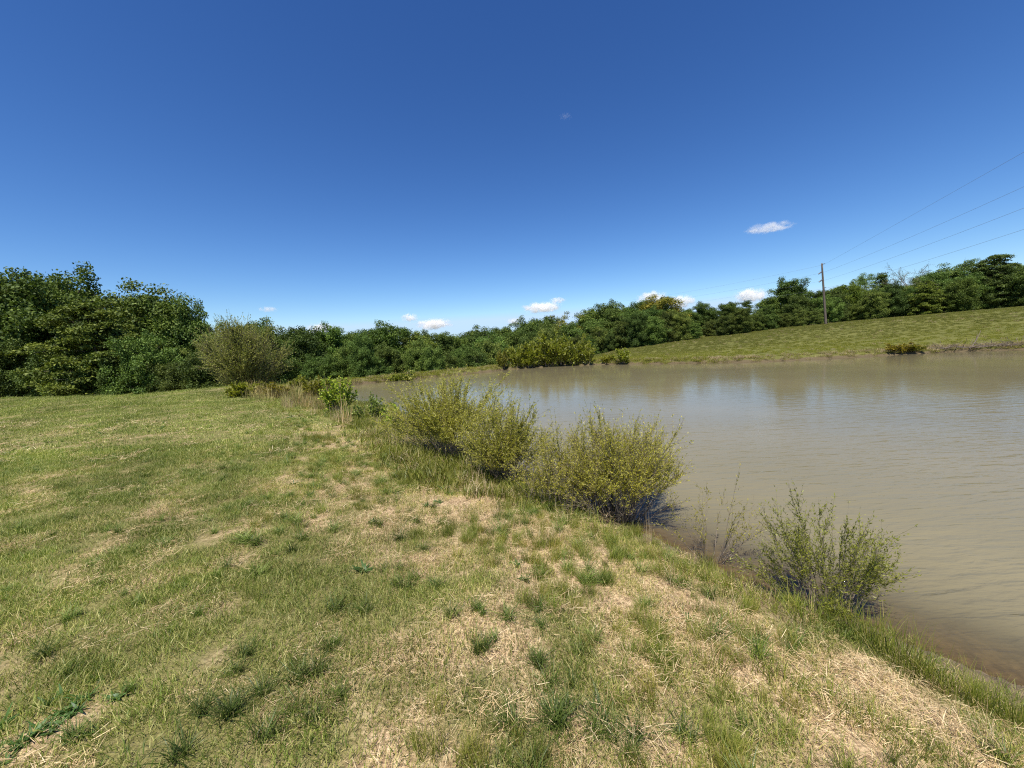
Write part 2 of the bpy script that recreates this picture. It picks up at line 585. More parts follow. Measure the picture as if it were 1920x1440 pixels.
U = lambda a, b, n: rng.uniform(a, b, n)
def disc(n, r):
    a, q = U(0, 6.283, n), np.sqrt(rng.random(n)) * r
    return np.stack([q * np.cos(a), q * np.sin(a), np.full(n, -.004)], -1)
for v in range(4):      # short mown turf
    n = 210
    proto('turf', *blades(disc(n, .17), U(0, 6.283, n), U(0, .7, n), U(.5, 1.5, n), U(.025, .058, n), U(.002, .0042, n), 2), M_turf)
for v in range(4):      # thatch of cut straw lying on the soil
    n = 150
    b = disc(n, .18)
    b[:, 2] = U(.0, .018, n)
    proto('straw', *blades(b, U(0, 6.283, n), U(1.2, 1.6, n), U(1.45, 1.75, n), U(.02, .085, n), U(.0014, .003, n), 2, .5), M_straw)
for v in range(4):      # coarse clump
    n = 75
    proto('tuft', *blades(disc(n, .045), U(0, 6.283, n), U(.1, .9, n), U(.8, 1.9, n), U(.09, .20, n), U(.0035, .006, n), 4), M_tuft)
for v in range(3):      # fine upright light green grass
    n = 120
    proto('fine', *blades(disc(n, .07), U(0, 6.283, n), U(0, .45, n), U(.2, 1.2, n), U(.08, .19, n), U(.002, .0036, n), 3), M_fine)
for v in range(3):      # coarser turf for further off
    n = 150
    proto('turf_far', *blades(disc(n, .42), U(0, 6.283, n), U(0, .7, n), U(.4, 1.4, n), U(.035, .075, n), U(.006, .012, n), 2), M_turf)
for v in range(2):
    n = 110
    b = disc(n, .42)
    b[:, 2] = U(0, .03, n)
    proto('straw_far', *blades(b, U(0, 6.283, n), U(1.0, 1.5, n), U(1.3, 1.7, n), U(.06, .16, n), U(.006, .010, n), 2, .5), M_straw)
for v in range(3):      # rank meadow growth for the banks and hillside
    n = 150
    proto('meadow', *blades(disc(n, .55), U(0, 6.283, n), U(0, .5, n), U(.3, 1.4, n), U(.12, .34, n), U(.012, .03, n), 2), M_fine)
for v in range(2):      # dead standing grass
    n = 90
    proto('dead', *blades(disc(n, .30), U(0, 6.283, n), U(0, .5, n), U(.3, 1.6, n), U(.15, .42, n), U(.005, .012, n), 3), M_straw)
for v in range(2):      # broad-leaved weed rosette
    n = 14
    proto('weed', *blades(disc(n, .02), U(0, 6.283, n), U(.5, 1.1, n), U(1.1, 1.8, n), U(.06, .12, n), U(.018, .03, n), 4, .2), M_weed)

PTS = []
def scatter(kind, x, y, scl, tint, zoff=0.0, tilt=.12):
    n = len(x)
    if n == 0:
        return
    sd = pond_sd(x, y)
    z = terrain(x, y, sd) + zoff
    ids = np.array(P_INDEX[kind])[rng.integers(0, len(P_INDEX[kind]), n)]
    rot = np.stack([rng.normal(0, tilt, n), rng.normal(0, tilt, n), U(0, 6.283, n)], -1)
    PTS.append((np.stack([x, y, z], -1), ids, rot, scl, tint))

def area(x0, x1, y0, y1, dens):
    n = int((x1 - x0) * (y1 - y0) * dens)
    x, y = U(x0, x1, n), U(y0, y1, n)
    k = (np.abs(x) < 1.45 * y + 1.2)
    x, y = x[k], y[k]
    sd = pond_sd(x, y)
    return x, y, sd

def lawn_tint(x, y, dry, amp=.35):
    g = fbm(x * .35 + 50, y * .35 + 50, 3)
    g2 = fbm(x * 1.6 + 5, y * 1.6 + 80, 3)
    stripe = .5 + .5 * np.sin((x * .74 + y * .68) * 2 * math.pi / 2.6)
    b = .84 + (g - .5) * .4 + (g2 - .5) * .65 + rng.normal(0, .09, len(x)) + (stripe - .5) * .20 * smooth(6, 12, np.hypot(x, y))
    warm = np.clip(dry * 1.15 + (g2 - .5) * .5, 0, 1)
    c = np.stack([b * (1.0 + warm * .50), b * (1.0 + warm * .25), b * (1.0 + warm * .45)], -1)
    return np.clip(c * 1.30 * np.array([.92, 1.03, .82]), .15, 3)

# near turf
x, y, sd = area(-10, 9, .35, 7.5, 85)
dry = dryness(x, y, sd)
k = (sd > .25) & (rng.random(len(x)) < np.clip(1.15 - dry * 1.0, .15, 1)) & (rng.random(len(x)) < smooth(.0, 1.4, sd) * .6 + .4)
x_, y_, d_ = x[k], y[k], dry[k]
scatter('turf', x_, y_, U(.75, 1.25, len(x_)), lawn_tint(x_, y_, d_))
x, y, sd = area(-10, 9, .35, 7.5, 26)
dry = dryness(x, y, sd)
k = (sd > .3) & (rng.random(len(x)) < np.clip(.10 + dry * 1.15, 0, 1))
x_, y_ = x[k], y[k]
b = 1 + rng.normal(0, .12, len(x_)) + (fbm(x_ * 1.3, y_ * 1.3, 3) - .5) * .5
scatter('straw', x_, y_, U(.7, 1.3, len(x_)), np.stack([b, b * .97, b * .92], -1), .004)
# coarse clumps
x, y, sd = area(-12, 9, .35, 12, 12)
cl = fbm(x * .8 + 9, y * .8 + 2, 3)
dry = dryness(x, y, sd)
k = (sd > .5) & (rng.random(len(x)) < smooth(.40, .66, cl) * .8 + .10)
x_, y_ = x[k], y[k]
b = 1 + rng.normal(0, .18, len(x_))
s = U(.45, .95, len(x_)) * np.where(sd[k] < 4, 1.15, .8)
scatter('tuft', x_, y_, s, np.stack([b, b, b], -1) * 1.15)
# fine light grass near the bank
x, y, sd = area(-12, 9, .35, 16, 46)
cl = fbm(x * 1.0 + 70, y * 1.0 + 22, 3)
k = (sd > .1) & (rng.random(len(x)) < smooth(4.6, 1.2, sd) * smooth(.40, .62, cl) * (.55 + .45 * smooth(.2, 1.0, sd)))
x_, y_ = x[k], y[k]
b = 1 + rng.normal(0, .2, len(x_))
scatter('fine', x_, y_, U(.45, 1.0, len(x_)), np.stack([b * U(.9, 1.2, len(b)), b, b], -1))
x, y, sd = area(-12, 9, .35, 12, 1.3)
k = (sd > .8) & (fbm(x * .6 + 33, y * .6, 2) > .5)
scatter('weed', x[k], y[k], U(.6, 1.2, k.sum()), np.ones((k.sum(), 3)))
for px, py, n, r, dk in ((720, 985, 16, .55, .62), (960, 1232, 3, .10, .62), (1060, 1330, 5, .2, .75), (1130, 1400, 9, .25, .8), (1000, 1190, 4, .16, .9),
                     (600, 1330, 5, .15, .7), (640, 1210, 4, .2, .8), (1120, 1085, 3, .12, .9), (430, 1330, 6, .12, .7), (740, 1100, 5, .25, .8), (860, 1150, 4, .2, .85), (60, 1000, 6, .25, .75), (330, 905, 7, .4, .75)):
    p = on_ground(px, py)
    xx, yy = p[0] + rng.normal(0, r, n), p[1] + rng.normal(0, r, n)
    scatter('tuft', xx, yy, U(.55, 1.0, n), np.ones((n, 3)) * dk * U(.85, 1.2, n)[:, None])
p = on_ground(110, 1370)
xx, yy = p[0] + rng.normal(0, .16, 26), p[1] + rng.normal(0, .14, 26)
scatter('weed', xx, yy, U(.4, .8, 26), np.ones((26, 3)) * U(1.0, 1.7, 26)[:, None])
# mid and far lawn
x, y, sd = area(-60, 8, 6.5, 16, 17)
dry = dryness(x, y, sd)
k = (sd > .4) & (x > -24) & (rng.random(len(x)) < np.clip(1.1 - dry * .9, .1, 1))
x_, y_ = x[k], y[k]
scatter('turf_far', x_, y_, U(.6, 1.0, len(x_)), lawn_tint(x_, y_, dry[k]))
x, y, sd = area(-60, 8, 6.5, 16, 5)
dry = dryness(x, y, sd)
k = (sd > .4) & (x > -24) & (rng.random(len(x)) < np.clip(.2 + dry, .0, 1))
x_, y_ = x[k], y[k]
scatter('straw_far', x_, y_, U(.6, 1.0, len(x_)), np.ones((len(x_), 3)) * U(.8, 1.1, len(x_))[:, None])
x, y, sd = area(-58, 0, 15, 40, 8)
dc = seg_dist(np.stack([x, y], -1), _CP)
k = (sd > 2.2) & (dc > -4) & (x < -3.5) & ((y < 22) | (x < -19)) 
x_, y_ = x[k], y[k]
scatter('turf_far', x_, y_, U(.8, 1.3, len(x_)), lawn_tint(x_, y_, dryness(x_, y_, sd[k])))
# unmown strip by the water, further along
x, y, sd = area(-24, 6, 5, 34, 7)
k = (sd > -.05) & (sd < 1.5 + .08 * y) & (y < 26 - .25 * (x + 14))
x_, y_ = x[k], y[k]
b = .95 + rng.normal(0, .16, len(x_))
w = rng.random(len(x_))[:, None]
scatter('meadow', x_, y_, U(.45, .9, len(x_)), np.stack([b * 1.05, b, b], -1) * (1 - .25 * w))
k2 = k & (rng.random(len(x)) < .22)
scatter('dead', x[k2], y[k2], U(.4, .8, k2.sum()), np.ones((k2.sum(), 3)) * .9)
# dead growth close to the water's edge in front
x, y, sd = area(-6, 9, 1.2, 12, 14)
k = (sd > .0) & (sd < 1.6) & (rng.random(len(x)) < .12)
scatter('dead', x[k], y[k], U(.25, .5, k.sum()), np.ones((k.sum(), 3)) * U(.55, 1.0, k.sum())[:, None])
# far bank and hillside
n = 90000
x, y = U(-22, 120, n), U(20, 90, n)
k = np.abs(x) < 2.2 * y
x, y = x[k], y[k]
sd = pond_sd(x, y)
dc = seg_dist(np.stack([x, y], -1), _CP)
mid2 = np.interp(x, [-40, -17, 0, 20, 60], [38, 27, 20, 10, -8])
far = (y > mid2) & (sd > -.05) & (dc > -6) & (sd < 40)
k = far & (rng.random(len(x)) < np.where(sd < 1.6, 1, np.where(x < 14, .8, .62)))
x_, y_ = x[k], y[k]
g = fbm(x_ * .15, y_ * .4, 3)
low = smooth(16, 3, sd[k])
b = .74 + (g - .5) * .25 + rng.normal(0, .06, len(x_)) + low * .22
scatter('meadow', x_, y_, U(.35, .7, len(x_)) * np.where((sd[k] < 1.8) & (x_ < 18), 1.15, .75), np.stack([b * 1.08, b * 1.0, b * (.95 - .3 * low)], -1))
k = far & (sd < 1.1) & (rng.random(len(x)) < .75)
scatter('dead', x[k], y[k], U(.45, 1.0, k.sum()), np.ones((k.sum(), 3)) * U(.45, .95, k.sum())[:, None])
k = far & (sd > 2) & (x > 10) & (rng.random(len(x)) < .02)
scatter('dead', x[k], y[k], U(.35, .7, k.sum()), np.ones((k.sum(), 3)) * U(.6, .95, k.sum())[:, None])

co = np.concatenate([p[0] for p in PTS])
pm = mesh_from('grass', co, np.zeros((0, 4), np.int32))
a = pm.attributes.new('idx', 'INT', 'POINT'); a.data.foreach_set('value', np.concatenate([p[1] for p in PTS]).astype(np.int32))
a = pm.attributes.new('rotv', 'FLOAT_VECTOR', 'POINT'); a.data.foreach_set('vector', np.concatenate([p[2] for p in PTS]).astype(np.float32).ravel())
a = pm.attributes.new('scl', 'FLOAT', 'POINT'); a.data.foreach_set('value', np.concatenate([p[3] for p in PTS]).astype(np.float32))
a = pm.attributes.new('tint', 'FLOAT_COLOR', 'POINT')
tc = np.concatenate([p[4] for p in PTS])
a.data.foreach_set('color', np.concatenate([tc, np.ones((len(tc), 1))], 1).astype(np.float32).ravel())
print('GRASS instances', len(co))
grass = tag(link('grass', pm), 'patchy mown grass with straw, clumps and unmown bank growth around the pond', 'grass', kind='stuff')
gt = bpy.data.node_groups.new('sward_scatter', 'GeometryNodeTree')
gt.interface.new_socket('Geometry', in_out='INPUT', socket_type='NodeSocketGeometry')
gt.interface.new_socket('Geometry', in_out='OUTPUT', socket_type='NodeSocketGeometry')
gi = gt.nodes.new('NodeGroupInput'); go = gt.nodes.new('NodeGroupOutput')
ci = gt.nodes.new('GeometryNodeCollectionInfo')
ci.inputs['Collection'].default_value = protos
ci.inputs['Separate Children'].default_value = True
ci.inputs['Reset Children'].default_value = True
ip = gt.nodes.new('GeometryNodeInstanceOnPoints')
ip.inputs['Pick Instance'].default_value = True
def na(name, typ):
    nd = gt.nodes.new('GeometryNodeInputNamedAttribute')
    nd.data_type = typ
    nd.inputs['Name'].default_value = name
    return nd.outputs['Attribute']
gt.links.new(gi.outputs[0], ip.inputs['Points'])
gt.links.new(ci.outputs[0], ip.inputs['Instance'])
gt.links.new(na('idx', 'INT'), ip.inputs['Instance Index'])
gt.links.new(na('rotv', 'FLOAT_VECTOR'), ip.inputs['Rotation'])
gt.links.new(na('scl', 'FLOAT'), ip.inputs['Scale'])
gt.links.new(ip.outputs[0], go.inputs[0])
md = grass.modifiers.new('sward', 'NODES')
md.node_group = gt

# ------------------------------------------------------------------ trees
def willow(seed, h, rx, ry, nst, ntw, nlf, leafL, leafW, lean=(0, 0), low=.35, base_r=.14, curve=.5, stemr=.006, spread=1.0, zmin=0.0, spire=.05):
    rg = np.random.default_rng(seed)
    K = 9
    az = rg.uniform(0, 6.283, nst)
    sp = rg.random(nst) ** .6 * spread
    irr = 1 + .28 * np.sin(2 * az + seed * 1.7) + .18 * np.sin(5 * az + seed)
    irh = 1 + .14 * np.sin(3 * az + seed * 2.3) + .10 * np.sin(7 * az + seed)
    t = np.linspace(0, 1, K)[None, :, None]
    base = np.stack([np.cos(az) * base_r * rx * sp * rg.uniform(.4, 1.6, nst), np.sin(az) * base_r * ry * sp * rg.uniform(.4, 1.6, nst), np.full(nst, -.05)], -1)
    hh = h * rg.uniform(.55, 1.0, nst) * np.sqrt(np.clip(1 - .62 * sp ** 2, .2, 1))
    hh = np.where(rg.random(nst) < spire, h * rg.uniform(.95, 1.12, nst), hh * irh)
    tip = np.stack([np.cos(az) * rx * sp * irr + lean[0] * rg.uniform(.5, 1, nst), np.sin(az) * ry * sp + lean[1], hh], -1)
    P = base[:, None] + (tip - base)[:, None] * t
    P[..., 2] += (h * .22 * curve * sp)[:, None] * (t[..., 0] * (1 - t[..., 0])) * 2
    wig = rg.normal(0, .018 * h, (nst, K, 3)).cumsum(1) * .6
    wig[:, 0] = 0
    P = P + wig
    rad = np.linspace(1, .22, K)[None] * stemr * rg.uniform(.6, 1.3, nst)[:, None]
    parts = [tubes(P, rad, 4)]
    # twigs
    si = rg.integers(0, nst, ntw)
    f = rg.uniform(low, .98, ntw) * (K - 1)
    i0 = np.minimum(f.astype(int), K - 2)
    fr = (f - i0)[:, None]
    p0 = P[si, i0] * (1 - fr) + P[si, i0 + 1] * fr
    d0 = norm(P[si, i0 + 1] - P[si, i0])
    out = norm(p0 * np.array([1, 1, 0]) + 1e-3)
    dd = norm(d0 * .9 + rg.normal(0, .45, (ntw, 3)) + out * .25 + np.array([0, 0, .25]))
    L = h * rg.uniform(.10, .27, ntw)
    tt = np.linspace(0, 1, 4)[None, :, None]
    Q = p0[:, None] + dd[:, None] * L[:, None, None] * tt + np.array([0, 0, .10]) * L[:, None, None] * tt ** 2
    parts.append(tubes(Q, np.linspace(1, .4, 4)[None] * stemr * .32 * np.ones((ntw, 1)), 3))
    sv, sf, _ = merge(parts)
    # leaves along twigs and upper stems
    n1 = int(nlf * .8)
    qi = rg.integers(0, ntw, n1)
    g = rg.uniform(.1, 1.02, n1) * 3
    j0 = np.minimum(g.astype(int), 2)
    gr = (g - j0)[:, None]
    C1 = Q[qi, j0] * (1 - gr) + Q[qi, j0 + 1] * gr
    A1 = dd[qi]
    n2 = nlf - n1
    qs = rg.integers(0, nst, n2)
    g = rg.uniform(low + .1, 1.0, n2) * (K - 1)
    j0 = np.minimum(g.astype(int), K - 2)
    gr = (g - j0)[:, None]
    C2 = P[qs, j0] * (1 - gr) + P[qs, j0 + 1] * gr
    A2 = norm(P[qs, j0 + 1] - P[qs, j0])
    C, A = np.concatenate([C1, C2]), np.concatenate([A1, A2])
    if zmin > 0:
        kk = rg.random(len(C)) < smooth(zmin * .45, zmin * 1.1, C[:, 2] / h + rg.normal(0, .04, len(C))) + .03
        C, A = C[kk], A[kk]
    D = norm(A * .8 + rg.normal(0, .5, C.shape))
    Nn = norm(rg.normal(size=C.shape) + np.array([-.2, -.3, 1.0]))
    ll = leafL * rg.uniform(.6, 1.15, len(C))
    V, F = leaves(C + rg.normal(0, .004, C.shape), D, Nn, ll, ll * leafW)
    return (sv, sf), (V, F, np.repeat(rg.random(len(C)), 4))

LEAF_STOPS = [(0, (.030, .046, .010)), (.5, (.078, .104, .022)), (1, (.17, .195, .050))]
M_leaf = leaf_mat('tree_leaf', LEAF_STOPS, .22, .6, 'OBJECT', .012)
M_bark = bark_mat('tree_bark', (.045, .036, .028), (.14, .115, .09))
M_twig = bark_mat('pale_twig', (.10, .080, .055), (.22, .18, .13))

def make_tree(kind, seed, nleaf):
    """unit tree: height 10 m, crown radius about 3.6 m; returns trunk mesh, crown mesh"""
    rg = np.random.default_rng(seed)
    H = 10.0
    flat = {'broad': .78, 'layer': .26, 'open': .5, 'bush': .7, 'cedar': .4}[kind]
    nl = {'broad': 90, 'layer': 84, 'open': 40, 'bush': 46, 'cedar': 60}[kind]
    tk = np.linspace(0, 1, 9)
    lean = rg.normal(0, .35, 2)
    tr = np.stack([lean[0] * tk ** 2 + .12 * np.sin(tk * 7 + rg.random() * 6), lean[1] * tk ** 2 + .12 * np.sin(tk * 6 + rg.random() * 6), tk * H * .9], -1)
    tubesV = [tubes(tr[None], (.19 * (1 - tk * .9) + .01)[None], 7)]
    cents, rads = [], []
    for i in range(nl):
        h = .03 + .95 * (i + rg.random()) / nl
        if kind in ('broad', 'open'):
            env = 3.6 * max(0.08, (1 - abs((h - .46) / .56) ** 2.8)) ** .55
        elif kind == 'layer':
            env = 4.1 * max(.05, (1 - max(0, (h - .30) / .73) ** 1.8)) ** .7
        elif kind == 'cedar':
            env = 3.0 * (1.03 - h) ** .75
        else:
            env = 3.8 * max(.08, (1 - abs((h - .35) / .67) ** 2.6)) ** .5
        az = i * 2.399 + rg.normal(0, .35)
        Lb = env * rg.uniform(.55, 1.05)
        p0 = np.array([np.interp(h * .8 if kind != 'layer' else h, tk * .9, tr[:, 0]), np.interp(h * .8, tk * .9, tr[:, 1]), H * h * (.80 if kind != 'layer' else .93)])
        end = np.array([math.cos(az) * Lb + p0[0], math.sin(az) * Lb + p0[1], H * h * (.98 if kind != 'layer' else .95) + rg.normal(0, .15)])
        t = np.linspace(0, 1, 5)[:, None]
        path = p0 + (end - p0) * t + np.array([0, 0, .35]) * (t * (1 - t)) * 2 + rg.normal(0, .08, (5, 3)) * t
        tubesV.append(tubes(path[None], (np.linspace(.07, .012, 5) * (1.1 - h * .6))[None], 3))
        m = max(2, int(Lb * 1.7))
        for j in range(m):
            f = rg.uniform(.38, 1.02)
            c = p0 + (end - p0) * f
            spread = .55 * Lb * .35
            c = c + np.array([rg.normal(0, spread), rg.normal(0, spread), rg.normal(0, .28 if kind == 'layer' else .42)])
            r = rg.uniform(.45, 1.0) * (1.05 if kind in ('broad', 'bush') else .95)
            cents.append(c)
            rads.append(r)
    cents, rads = np.array(cents), np.array(rads)
    w = rads ** 2
    pick = rg.choice(len(cents), nleaf, p=w / w.sum())
    d = norm(rg.normal(size=(nleaf, 3)))
    rr = rads[pick] * rg.random(nleaf) ** .45
    lump = 1 + .25 * np.sin(d[:, 0] * 5 + pick) * np.sin(d[:, 1] * 6 + pick * 2)
    off = d * (rr * lump)[:, None]
    off[:, 2] *= flat
    if kind == 'layer':
        off[:, 2] -= .25 * (np.hypot(off[:, 0], off[:, 1]) / rads[pick]) ** 2 * .6
    C = cents[pick] + off
    nup = norm(rg.normal(size=(nleaf, 3)) * (.8 if kind != 'layer' else .6) + np.array([0, 0, .6]) + d * .5)
    D = norm(np.cross(nup, rg.normal(size=(nleaf, 3))))
    sz = rg.uniform(.13, .27, nleaf) * (.8 if kind == 'open' else 1.0)
    V, F = leaves(C, D, nup, sz, sz * .62)
    bv = np.repeat(np.clip(rg.normal(.5, .22, nleaf) + (rg.random(len(cents))[pick] - .5) * .45, 0, 1), 4)
    V[:, 2] = np.maximum(V[:, 2], .02)
    tv, tf, _ = merge(tubesV)
    return mesh_from(kind + '_trunk', tv, tf, M_bark, None, True), mesh_from(kind + '_crown', V, F, M_leaf, {'bv': bv})

def make_bare(seed, nleaf=1500):
    rg = np.random.default_rng(seed)
    paths, rad, tips = [], [], []
    def grow(p, d, L, r, lv):
        k = 5
        t = np.linspace(0, 1, k)[:, None]
        bend = rg.normal(0, .18, 3)
        P = p + d * L * t + bend * L * t * t
        paths.append(P)
        rad.append(np.linspace(r, r * .45, k))
        if lv == 0:
            tips.append(P)
            return
        for _ in range(5 if lv > 1 else 6):
            f = rg.uniform(.3, 1)
            q = p + d * L * f + bend * L * f * f
            nd = norm(d + rg.normal(0, .55, 3) + np.array([0, 0, .15]))
            grow(q, nd, L * rg.uniform(.42, .65), r * .42, lv - 1)
    grow(np.zeros(3), norm(np.array([.04, .02, 1.0])), 6.2, .16, 3)
    grow(np.array([.05, 0, 1.5]), norm(np.array([.5, .1, 1.0])), 5.2, .11, 3)
    tv, tf = tubes(np.array(paths), np.maximum(np.array(rad), .012), 3)
    T = np.array(tips)
    i = rg.integers(0, len(T), nleaf)
    C = T[i, rg.integers(0, 5, nleaf)] + rg.normal(0, .12, (nleaf, 3))
    nup = norm(rg.normal(size=(nleaf, 3)) + np.array([0, 0, .6]))
    D = norm(np.cross(nup, rg.normal(size=(nleaf, 3))))
    sz = rg.uniform(.08, .17, nleaf)
    V, F = leaves(C, D, nup, sz, sz * .6)
    s = 10.0 / tv[:, 2].max()
    return mesh_from('bare_trunk', tv * s, tf, M_twig, None, True), mesh_from('bare_crown', V * s, F, M_leaf, {'bv': np.repeat(rg.random(nleaf), 4)})

TREES = {
    'broad': [make_tree('broad', 100 + i, 70000) for i in range(4)],
    'layer': [make_tree('layer', 200 + i, 60000) for i in range(3)],
    'open': [make_tree('open', 300 + i, 22000) for i in range(2)],
    'bush': [make_tree('bush', 400 + i, 40000) for i in range(3)],
    'cedar': [make_tree('cedar', 500 + i, 16000) for i in range(1)],
    'bare': [make_bare(600), make_bare(601, 3500)],
}
RAD = {'broad': 3.9, 'layer': 4.4, 'open': 3.9, 'bush': 4.1, 'cedar': 3.0, 'bare': 3.6}
NAMES = {'broad': 'broadleaf_tree', 'layer': 'spreading_tree', 'open': 'thin_tree', 'bush': 'bushy_tree', 'cedar': 'conifer_tree', 'bare': 'twiggy_tree'}
_first = {}
def plant(kind, px, top, wpx, Y, tint, label, group, var=None, sink=0.0, maxw=None):
    p = at_depth(px, top, Y)
    x, ztop = float(p[0]), float(p[2])
    zb = ground_z(x, Y) - .15 - sink
    h = max(ztop - zb, 1.5)
    rad = min(wpx / FPX * Y / 2, .43 * h)
    v = int(rng.integers(0, len(TREES[kind]))) if var is None else var
    key = (kind, v)
    if key not in _first:
        r = empty(NAMES[kind])
        link('trunk', TREES[kind][v][0], r)
        link('crown', TREES[kind][v][1], r)
        _first[key] = r
    else:
        r = copy_tree(_first[key])
    r.location = (x, Y, zb)
    r.rotation_euler = (0, 0, float(rng.uniform(0, 6.283)))
    sx = rad / RAD[kind]
    r.scale = (sx, sx * float(rng.uniform(.9, 1.1)), h / 10.2)
    for ch in r.children:
        ch.color = (*tint, 1)
    tag(r, label, 'tree', group)
    return r

GL, GC, GR = 'trees of the wood left of the pond', 'trees of the wood beyond the far bank', 'trees along the hilltop'
DK, MID, YG, OL, BR = (.98, 1.12, .9), (1.3, 1.45, 1.05), (1.9, 1.75, .9), (3.0, 2.5, 2.0), (2.6, 1.9, 1.2)
T = [  # kind, px, top, width, depth, tint, label, group
    ('broad', 8, 488, 215, 44, DK, 'tall dark tree cut by the left edge of the photo, highest of the left wood', GL),
    ('broad', 108, 505, 175, 50, DK, 'dark rounded tree just right of the highest tree at the left edge', GL),
    ('layer', 172, 552, 250, 40, (1.2, 1.2, .8), 'wide yellowish-green tree with level branch tiers, in front of the left wood', GL),
    ('broad', 232, 533, 190, 50, (1.2, 1.25, 1.0), 'mid green tree with a flat broad top rising behind the tiered yellowish tree', GL),
    ('broad', 300, 547, 130, 50, MID, 'broad green tree with pointed leafy top, right shoulder of the left wood', GL),
    ('broad', 352, 572, 105, 50, (1.1, 1.3, 1.1), 'lower green tree at the right end of the tall left wood, before the grey-olive tree', GL),
    ('open', 412, 600, 90, 46, (2.0, 1.9, 1.7), 'thin pale tree with see-through top between the left wood and the grey-olive tree', GL),
    ('broad', 500, 596, 120, 62, DK, 'very dark tree directly behind the grey-olive tree', GL),
    ('broad', 562, 606, 100, 64, (.7, .85, .7), 'very dark low tree in the dip right of the grey-olive tree', GL),
    ('broad', 628, 610, 90, 68, (1.2, 1.55, 1.0), 'fresh green tree first in the wood behind the left pond end', GC),
    ('broad', 672, 616, 80, 72, DK, 'dark green tree second in the wood behind the left pond end', GC),
    ('broad', 716, 603, 95, 70, (1.05, 1.3, .9), 'round-headed tree, highest behind the left pond end', GC),
    ('cedar', 756, 612, 60, 76, DK, 'narrow dark tree beside the round-headed tree behind the left pond end', GC),
    ('open', 790, 622, 95, 70, (1.9, 1.9, 1.3), 'paler feathery tree between darker neighbours behind the left pond end', GC),
    ('broad', 842, 625, 85, 76, MID, 'mid green tree below the row of three small clouds', GC),
    ('broad', 884, 612, 90, 84, DK, 'dark tree right of the small clouds, left of centre of the treeline', GC),
    ('broad', 932, 609, 85, 86, (1, 1.15, .9), 'rounded tree below the small cloud scrap left of centre', GC),
    ('broad', 976, 600, 90, 88, MID, 'green tree left below the long low cloud', GC),
    ('broad', 1022, 591, 85, 90, DK, 'dark rounded tree right below the long low cloud', GC),
    ('open', 1060, 584, 85, 88, (2.0, 1.6, 1.1), 'brownish thin-topped tree at the middle of the treeline', GC),
    ('broad', 1108, 573, 95, 92, MID, 'tall green tree behind the willow thicket on the far bank', GC),
    ('broad', 1150, 565, 90, 88, DK, 'tall dark tree above the corner where bank meets hillside', GC),
    ('broad', 1196, 563, 85, 90, (1, 1.2, .95), 'tall green tree just left of the yellow-brown one', GC),
    ('broad', 1240, 552, 95, 82, BR, 'yellow-brown topped tree, highest in the middle of the treeline', GC),
    ('broad', 1278, 590, 75, 78, MID, 'lower green tree in the dip right of the yellow-brown tree', GC),
    ('broad', 1322, 567, 90, 84, (.9, 1.1, .9), 'even-topped dark tree left of the fourth cloud', GR),
    ('broad', 1366, 565, 90, 82, DK, 'even-topped dark tree below the fourth cloud', GR),
    ('cedar', 1402, 561, 80, 76, DK, 'dark conifer-like tree standing under the small cloud at the wood edge', GR),
    ('broad', 1440, 556, 85, 74, MID, 'shoulder tree on the left of the big dome-shaped tree', GR),
    ('broad', 1482, 523, 120, 74, (.95, 1.15, .9), 'big dome-shaped green tree left of the utility pole', GR),
    ('broad', 1538, 543, 100, 74, (.75, .85, .8), 'dark tree directly behind the utility pole', GR),
    ('broad', 1588, 528, 100, 72, (1.5, 1.6, .9), 'lighter green tree right of the utility pole', GR),
    ('open', 1622, 503, 60, 78, (1.6, 1.9, 1.8), 'small pale airy treetop right of the utility pole', GR),
    ('cedar', 1655, 508, 55, 76, DK, 'small dark pointed treetop between the airy top and the twiggy tree', GR),
    ('broad', 1660, 535, 110, 70, MID, 'mid green tree in front of the pointed treetop right of the pole', GR),
    ('bare', 1712, 484, 100, 74, (1.2, 1.2, 1.2), 'half-bare twiggy grey tree rising above the hilltop wood', GR),
    ('bare', 1752, 495, 95, 78, (1.1, 1.1, 1.1), 'thin bare twiggy tree right of the half-bare one', GR),
    ('layer', 1735, 522, 140, 64, (1.45, 1.45, .8), 'tiered yellowish-green tree below the twiggy tops', GR),
    ('open', 1806, 477, 90, 74, (1.4, 1.6, 1.5), 'greyish airy tree beside the tallest tree on the right', GR),
    ('layer', 1868, 468, 120, 66, (.85, .95, .8), 'tallest dark tree with stiff tiers near the right edge', GR),
    ('broad', 1800, 520, 130, 62, (1.0, 1.1, .75), 'wide dark green tree in front of the airy tree near the right', GR),
    ('broad', 1925, 496, 130, 62, DK, 'dark tree cut by the right edge of the photo', GR),
]
VARS = {}
for i, t in enumerate(T):
    k = t[0]
    plant(*t[:7], t[7], var=(i % len(TREES[k])) if k != 'bare' else (VARS.setdefault('b', 0) or 0) * 0 + (1 if '1.2' in str(t[5]) else 0))

